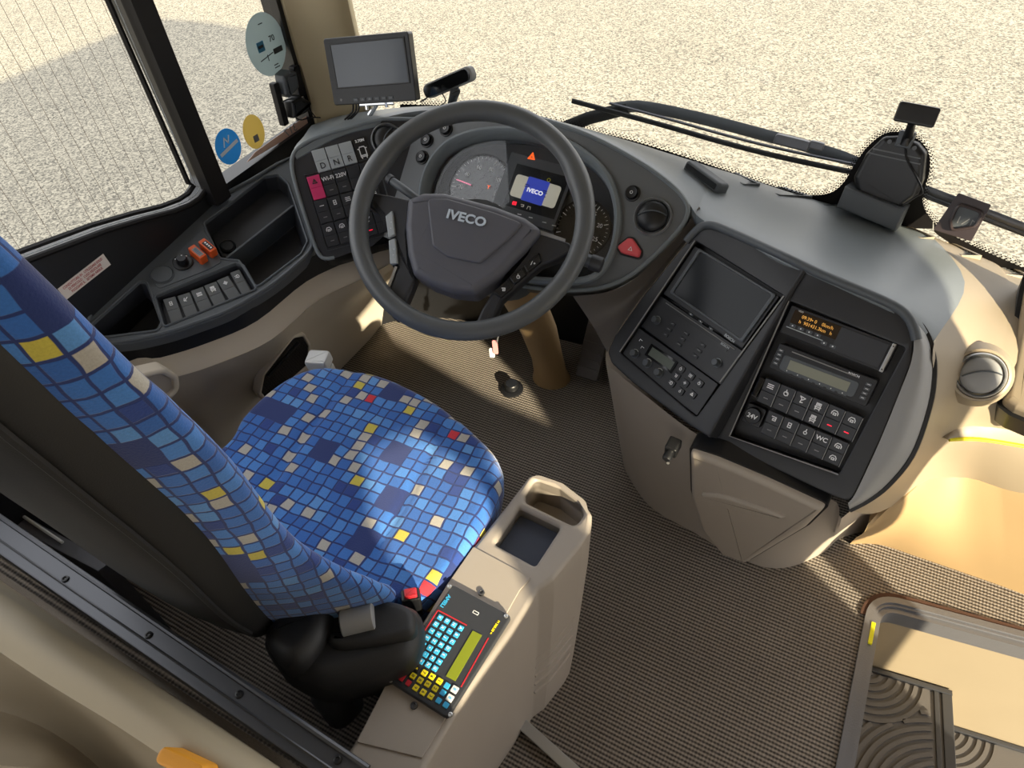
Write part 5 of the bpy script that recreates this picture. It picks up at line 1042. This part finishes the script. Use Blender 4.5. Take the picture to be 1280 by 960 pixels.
# dashboard camera bar
p = at(557, 104, y=.43); u_ = at(583, 93, y=.43) - at(532, 115, y=.43); f = Fr(p, u_, n=(.25, -.85, .35)); wd = u_.length; BC = empty('dash_camera', p - V3((0, 0, .06)), 'dark capsule shaped camera bar with pale casing right of the monitor', 'camera')
hh = .034; m = MB(); m.prism(rect(wd + .02, hh, .0165, 0, 0, 8), -.028, -.002, f, .006, 3, True, .006); m.build('casing', M['grey'], BC)
m = MB(); m.prism(rect(wd + .012, hh * .82, .0138, 0, -.001, 8), -.004, .0015, f, .001); m.build('front_face', M['gloss'], BC)
q = ws(563, 134, .02); m = MB(); m.tube([f.P(.008, -.010, -.014), f.P(.010, -.024, -.014)], [.010, .011], 12); m.tube([f.P(.010, -.022, -.014), q], [.012, .009], 12); m.build('stem', M['dark'], BC)
m = MB(); m.tube(crom([f.P(-.03, -.01, -.01), f.P(-.025, -.035, -.01), q + V3((-.03, 0, .0))], 5), .0014, 6); m.tube(crom([f.P(-wd * .5, -.004, -.014), f.P(-wd * .62, -.012, -.014), f.P(-wd * .8, -.014, -.016)], 4), .002, 6); m.build('cable', M['black'], BC)
# sensor pods on the quarter pane
SN = empty('sensor_pods', at(365, 150, x=XW), 'pair of black sensor pods with cables on the quarter window by the pillar', 'sensor')
def pod(px, c0, c1, ch, nm, mat): m = MB(); m.prism(rnd(YZ.uvs(px, (c0 + c1) / 2), .004), c0, c1, YZ, ch, 3); return m.build(nm, mat, SN)
pod([(349, 94), (357, 87), (366, 89), (370, 108), (358, 122), (353, 118)], -.008, .022, .008, 'pod', M['dark']); pod([(360, 127), (372, 120), (385, 127), (381, 139), (363, 148)], -.008, .024, .009, 'pod', M['black'])
pod([(339, 105), (345, 102), (359, 154), (353, 158)], -.010, .006, .002, 'mounting_strip', M['post']); pod([(364, 84), (371, 80), (379, 118), (372, 122)], -.008, .010, .002, 'mounting_strip', M['post'])
m = MB()
for pts in ([(353, 127), (362, 124), (374, 125), (384, 134), (394, 146)], [(364, 119), (374, 120), (382, 128), (388, 140)], [(368, 146), (376, 150), (388, 147), (402, 147)]): m.tube(crom([at(a, b, x=XW + .018) for a, b in pts], 5), .0016, 6)
m.build('cable', M['black'], SN)
def sticker(name, px, py, hx, hy, mat, label, ry=None):
    c = YZ.uv(px, py, -.009); r = (at(hx[0], hx[1], x=XW - .009) - at(hx[2], hx[3], x=XW - .009)).length / 2; f = YZ.at(c[0], c[1], -.011); m = MB(); m.prism(circ(r, 40, ry=r * (ry or 1)), 0, .0006, f); o = tag(m.build(name, mat), label, 'sticker'); return o, f, r
o, f, r = sticker('sticker', 333.5, 56, (309, 55, 358, 58), None, M['paper'], 'large round grey sticker marked 70 on the quarter window', 1.12)
text('lettering', '70', f, r * .3, M['blackprint'], o, r * .35, r * .12, .0007, 1, .0003); m = MB(); m.prism(rect(r * .36, r * .36, 0, -r * .3, .02 * r), .0006, .0009, f); m.build('blue_square', M['blue'], o); m = MB(); m.prism(rect(r * .26, r * .1, 0, -r * .3, .02 * r), .0009, .0011, f); m.build('square_print', M['blackprint'], o)
m = MB(); m.prism(rect(r * .5, r * .2, .002, r * .5, -r * .35), .0006, .0009, f); m.strokes(f, [[(-r * .5, -r * .45), (r * .2, -r * .35)], [(-r * .1, -r * .35), (-r * .1, -r * .55)], [(r * .1, -r * .8), (r * .3, -r * .8)], [(r * .1, -r * .9), (r * .35, -r * .9)], [(-r * .1, r * .75), (r * .1, r * .75)]], .0022, .0006); m.build('coach_print', M['blackprint'], o)
o, f, r = sticker('sticker', 286, 183.5, (270, 184, 302, 182), None, M['blue'], 'small round blue sticker low on the quarter window', 1.1); m = MB(); m.strokes(f, [[(-r * .7, -r * .25), (r * .75, r * .05)]], r * .22, .0006); m.strokes(f, [[(-r * .3, r * .1), (-r * .1, r * .6), (r * .1, r * .2), (r * .3, r * .6)]], r * .09, .0006); m.build('white_print', M['white'], o)
o, f, r = sticker('sticker', 318, 165, (305, 165, 331, 164), None, M['ysticker'], 'small pale yellow sticker beside the blue one', 1.25); m = MB(); m.prism(rect(r * .5, r * .5, 0, 0, -r * .5), .0006, .0009, f); m.build('print', M['grey'], o)
group([o for o in bpy.data.objects if o.name.split('.')[0] == 'sticker'], 'stickers on the quarter window')
q = YZ.uvs([(309, 203), (320, 190), (376, 150), (388, 143), (392, 150), (388, 156)], -.009); m = MB(); m.prism(q, -.011, -.0102, YZ); o = tag(m.build('paper_strip', plastic('pink_paper', 'dcb8a4', .6, bump=0)), 'pinkish paper strip with handwritten number along the quarter window foot', 'paper')
f = YZ.at(*YZ.uv(364, 163, -.009), -.010).rot(.05); text('handwriting', '317', f, .028, M['grey'], o, 0, 0, .0003, 1.1, 0, .0001, mirror=True)
# red printed label on the black wall
f, a_, b_ = YZ.quad([(72, 361), (130, 317), (137.5, 331), (83, 375)], .001); m = MB(); m.prism(rect(a_, b_), -.001, .0004, f); o = tag(m.build('warning_label', plastic('pinkish_label', 'd8cfc8', .6, bump=0)), 'white label with red Italian print on the black panel below the window', 'label')
for i, s in enumerate(('CONDUTTORE: IN   UTILIZZARE SOLO', "DI PERICOLO   L'USO REGOLARE", 'POGGIARE IL   SISTEMA AIRBUS')): text('lettering', s, f, b_ * .27, M['redprint'], o, 0, b_ * (.28 - .28 * i), .0006, a_ / (b_ * .27 * .66 * 31), .0001, .0001)
# small black gadget lying on the dash
h = hitobj({'dash_top'}, 882, 226); p, n = h; n = n if n.z > 0 else -n; a = hitobj({'dash_top'}, 862, 212)[0]; b = hitobj({'dash_top'}, 900, 240)[0]
f = Fr((a + b) / 2 , b - a, n=n); GD = empty('receiver', f.o, 'small black plastic device lying on the dash top near the windscreen', 'device')
L_ = (b - a).length + .012; m = MB(); m.prism(rect(L_, .034, .010), .0, .020, f, .008, 3); m.build('body', M['dark'], GD); m = MB(); m.prism(rect(L_ * .86, .012, .003), 0, .0012, Fr(f.P(0, -.0168, .009), f.u, n=-f.v)); m.build('front_window', M['gloss'], GD)
# black camera housing on the windscreen
c_ = ws(1110, 225, .05); HF = Fr(c_, (1, -.12, 0), v=(-.05, .35, 1)); CH = empty('camera_housing', ws(1110, 270, .05), 'large black windscreen housing right of the wiper', 'housing')
hd = rnd(HF.uvs([(1104, 171), (1124, 170), (1147, 179), (1157, 192), (1153, 226), (1144, 248), (1124, 263), (1070, 246), (1066, 222), (1082, 192)]), .012)
m = MB(); m.prism(hd, -.05, 0, HF, .012, 4); m.build('hood', M['black'], CH)
m = MB(); m.strokes(HF, [[HF.uv(1092, 186), HF.uv(1150, 198)], [HF.uv(1086, 191), HF.uv(1150, 205)]], .0025, 0, .0015); m.prism(circ(.004, 12, *HF.uv(1112, 177)), 0, .002, HF); m.prism(circ(.004, 12, *HF.uv(1143, 185)), 0, .002, HF); m.build('hood_ridges', M['panelg'], CH)
bl_ = [HF.hit(1058, 233, .02), HF.hit(1130, 264, .02)]; m = MB(); bf = HF.uvs([(1056, 233), (1131, 263), (1119, 290), (1045, 259)], .02); m.prism(bf, -.06, .02, HF, .006, 3); m.build('base', M['dark'], CH)
m = MB(); m.tube(crom([HF.hit(1131, 184, .004), HF.hit(1134, 200, .006), HF.hit(1146, 222, .006), HF.hit(1153, 240, .01), HF.hit(1145, 246, .012), HF.hit(1129, 256, .014)], 6), .0018, 6); m.build('cable', M['black'], CH)
e = at(1146, 143, y=c_.y - .03); f = Fr(e, at(1168, 147, y=e.y) - at(1126, 139, y=e.y), n=(.1, -.9, .4)); SCM = empty('small_camera', HF.hit(1133, 176, .005), 'small black camera on a stem above the windscreen housing', 'camera')
m = MB(); m.prism(rect(.068, .034, .005), -.02, .004, f, .004, 2, True, .003); m.build('body', M['black'], SCM); m = MB(); m.tube([f.P(-.002, -.014, -.008), HF.hit(1136, 168, .01), HF.hit(1131, 180, .004)], [.007, .009, .010], 10); m.build('stem', M['black'], SCM); m = MB(); m.prism(rect(.028, .03, .003, *HF.uv(1132, 174)), -.01, .010, HF, .003); m.build('clamp', M['dark'], SCM)
# dark plastic card holder against the glass
b0 = ws(1190, 292, .06); TF = Fr(b0, (1, -.25, 0), v=(.0, .45, 1)); CHD = empty('card_holder', b0, 'dark translucent card holder leaning on the windscreen at the far right', 'holder')
cq = TF.uvs([(1198, 241), (1239, 256), (1214, 302), (1166, 287)]); mt = plastic('smoked_plastic', '3a3234', .25, bump=0); m = MB(); m.prism(rnd(cq, .003), -.003, 0, TF, .001); m.build('plate', mt, CHD)
iq = rnd(TF.uvs([(1197, 252), (1232, 264), (1221, 285), (1188, 290), (1186, 276)]), .014); m = MB(); m.plate(iq, [offs(ccw(iq), .006)], 0, .008, TF, .003); m.build('pocket_rim', mt, CHD); m = MB(); m.prism(offs(ccw(iq), .005), 0, .0015, TF); PI = m.build('pocket_face', M['dark'], CHD)
m = MB(); k = TF.at(*TF.uv(1207, 277)); m.strokes(k, [[(-.012, -.006), (-.012, .006)], [(-.004, -.006), (.004, .006)], [(.01, -.006), (.01, .006), (.014, .004)]], .0016, .0016); m.build('embossed_mark', M['grey'], PI)
# wiper outside
def out3(px, py, d=.035): return ws(px, py, -d)
WP_ = empty('wiper', out3(760, 150, .05), 'long black windscreen wiper lying across the outside of the glass', 'wiper')
m = MB(); bl2 = [out3(a, b) for a, b in [(715, 126), (760, 138), (830, 157), (900, 177), (970, 195), (1040, 210), (1075, 217)]]; m.tube(crom(bl2, 5), .0065, 8, flat=.6); m.build('blade', M['black'], WP_)
m = MB(); m.tube(crom([p + V3((0, .008, .014)) for p in bl2[1:]], 5), .0035, 6); m.build('blade_carrier', M['alud'], WP_)
ar = [out3(a, b, .055) for a, b in [(765, 136), (800, 133), (850, 142), (900, 154), (960, 170), (1010, 183), (1078, 205)]]; m = MB(); m.tube(crom(ar, 5), [.010] + [.014] * 28 + [.012] * 2, 8, flat=.35); m.build('arm', M['dark'], WP_)
m = MB(); m.tube([out3(690, 166, .05), out3(735, 148, .055), out3(785, 135, .055)], .016, 8, flat=.4); m.build('arm_root', M['black'], WP_)
f = Fr(out3(990, 178, .03), out3(1015, 184, .03) - out3(975, 174, .03), n=(0, -.9, .3)); m = MB(); m.prism(rect(.075, .022, .008), -.01, .01, f, .004); m.prism(rect(.03, .016, .004, .05, .006), -.008, .008, f, .003); m.build('pivot_clip', M['alud'], WP_)
WP2 = empty('wiper', out3(1200, 270, .05), 'grey wiper arm outside the glass at the far right of the windscreen', 'wiper')
m = MB(); m.tube(crom([out3(a, b) for a, b in [(1140, 232), (1170, 243), (1230, 266), (1310, 297)]], 5), .011, 8, flat=.5); m.build('arm', M['alud'], WP2); m = MB(); m.tube(crom([out3(a, b, .03) for a, b in [(1145, 240), (1180, 254), (1240, 277), (1310, 304)]], 5), .005, 8); m.build('blade', M['black'], WP2)
# dotted black band printed on the windscreen
bd = [(500, 130), (540, 131), (600, 134), (650, 142), (690, 150), (740, 163), (800, 178), (870, 200), (930, 220), (985, 238), (1015, 244), (1040, 240), (1056, 226), (1068, 206), (1084, 184), (1106, 167), (1130, 166), (1152, 178), (1162, 196), (1161, 218), (1155, 238), (1154, 256), (1166, 276), (1190, 293), (1230, 313), (1300, 343)]
pp = crom(bd, 14); acc = 0; m = MB(); last = pp[0]; k = 0
for i in range(1, len(pp)):
    if (pp[i] - last).length < 3.4: continue
    t = (pp[i] - last).normalized(); nn = Vector((t.y, -t.x)); last = pp[i]; k += 1
    for j, rr in enumerate((1.25, 1.0, .8, .55)):
        q = pp[i] + nn * (j * 2.3 - .6) + t * (1.7 if j % 2 else 0); c = ws(q.x, q.y, -.002); rad = rr * (c - CC).length / FOC; tx = V3((1, (wy(c.x + .01) - wy(c.x - .01)) / .02, 0)).normalized()
        vs = m.vs([c + tx * rad * math.cos(a) + V3((0, 0, 1)) * rad * math.sin(a) for a in [math.pi / 3 * s for s in range(6)]]); m.face(vs)
m.build('printed_dots', M['post'], wsn)
m = MB(); lo = [ws(p.x, p.y + 12, -.002) for p in pp if p.x < 1000]; hi = [ws(p.x, p.y + .5, -.002) for p in pp if p.x < 1000]; A = m.vs(lo); B = m.vs(hi); m.bridge(A, B, False)
lo = [ws(p.x, p.y + 12, -.002) for p in pp if p.x > 1166]; hi = [ws(p.x, p.y + .5, -.002) for p in pp if p.x > 1166]; A = m.vs(lo); B = m.vs(hi); m.bridge(A, B, False)
loop = [p for p in pp if 1000 <= p.x <= 1166]; m.face(m.vs([ws(p.x, p.y, -.002) for p in loop] + [ws(1166, 286, -.002), ws(1100, 285, -.002), ws(1000, 252, -.002)])); m.build('black_band', M['post'], wsn)
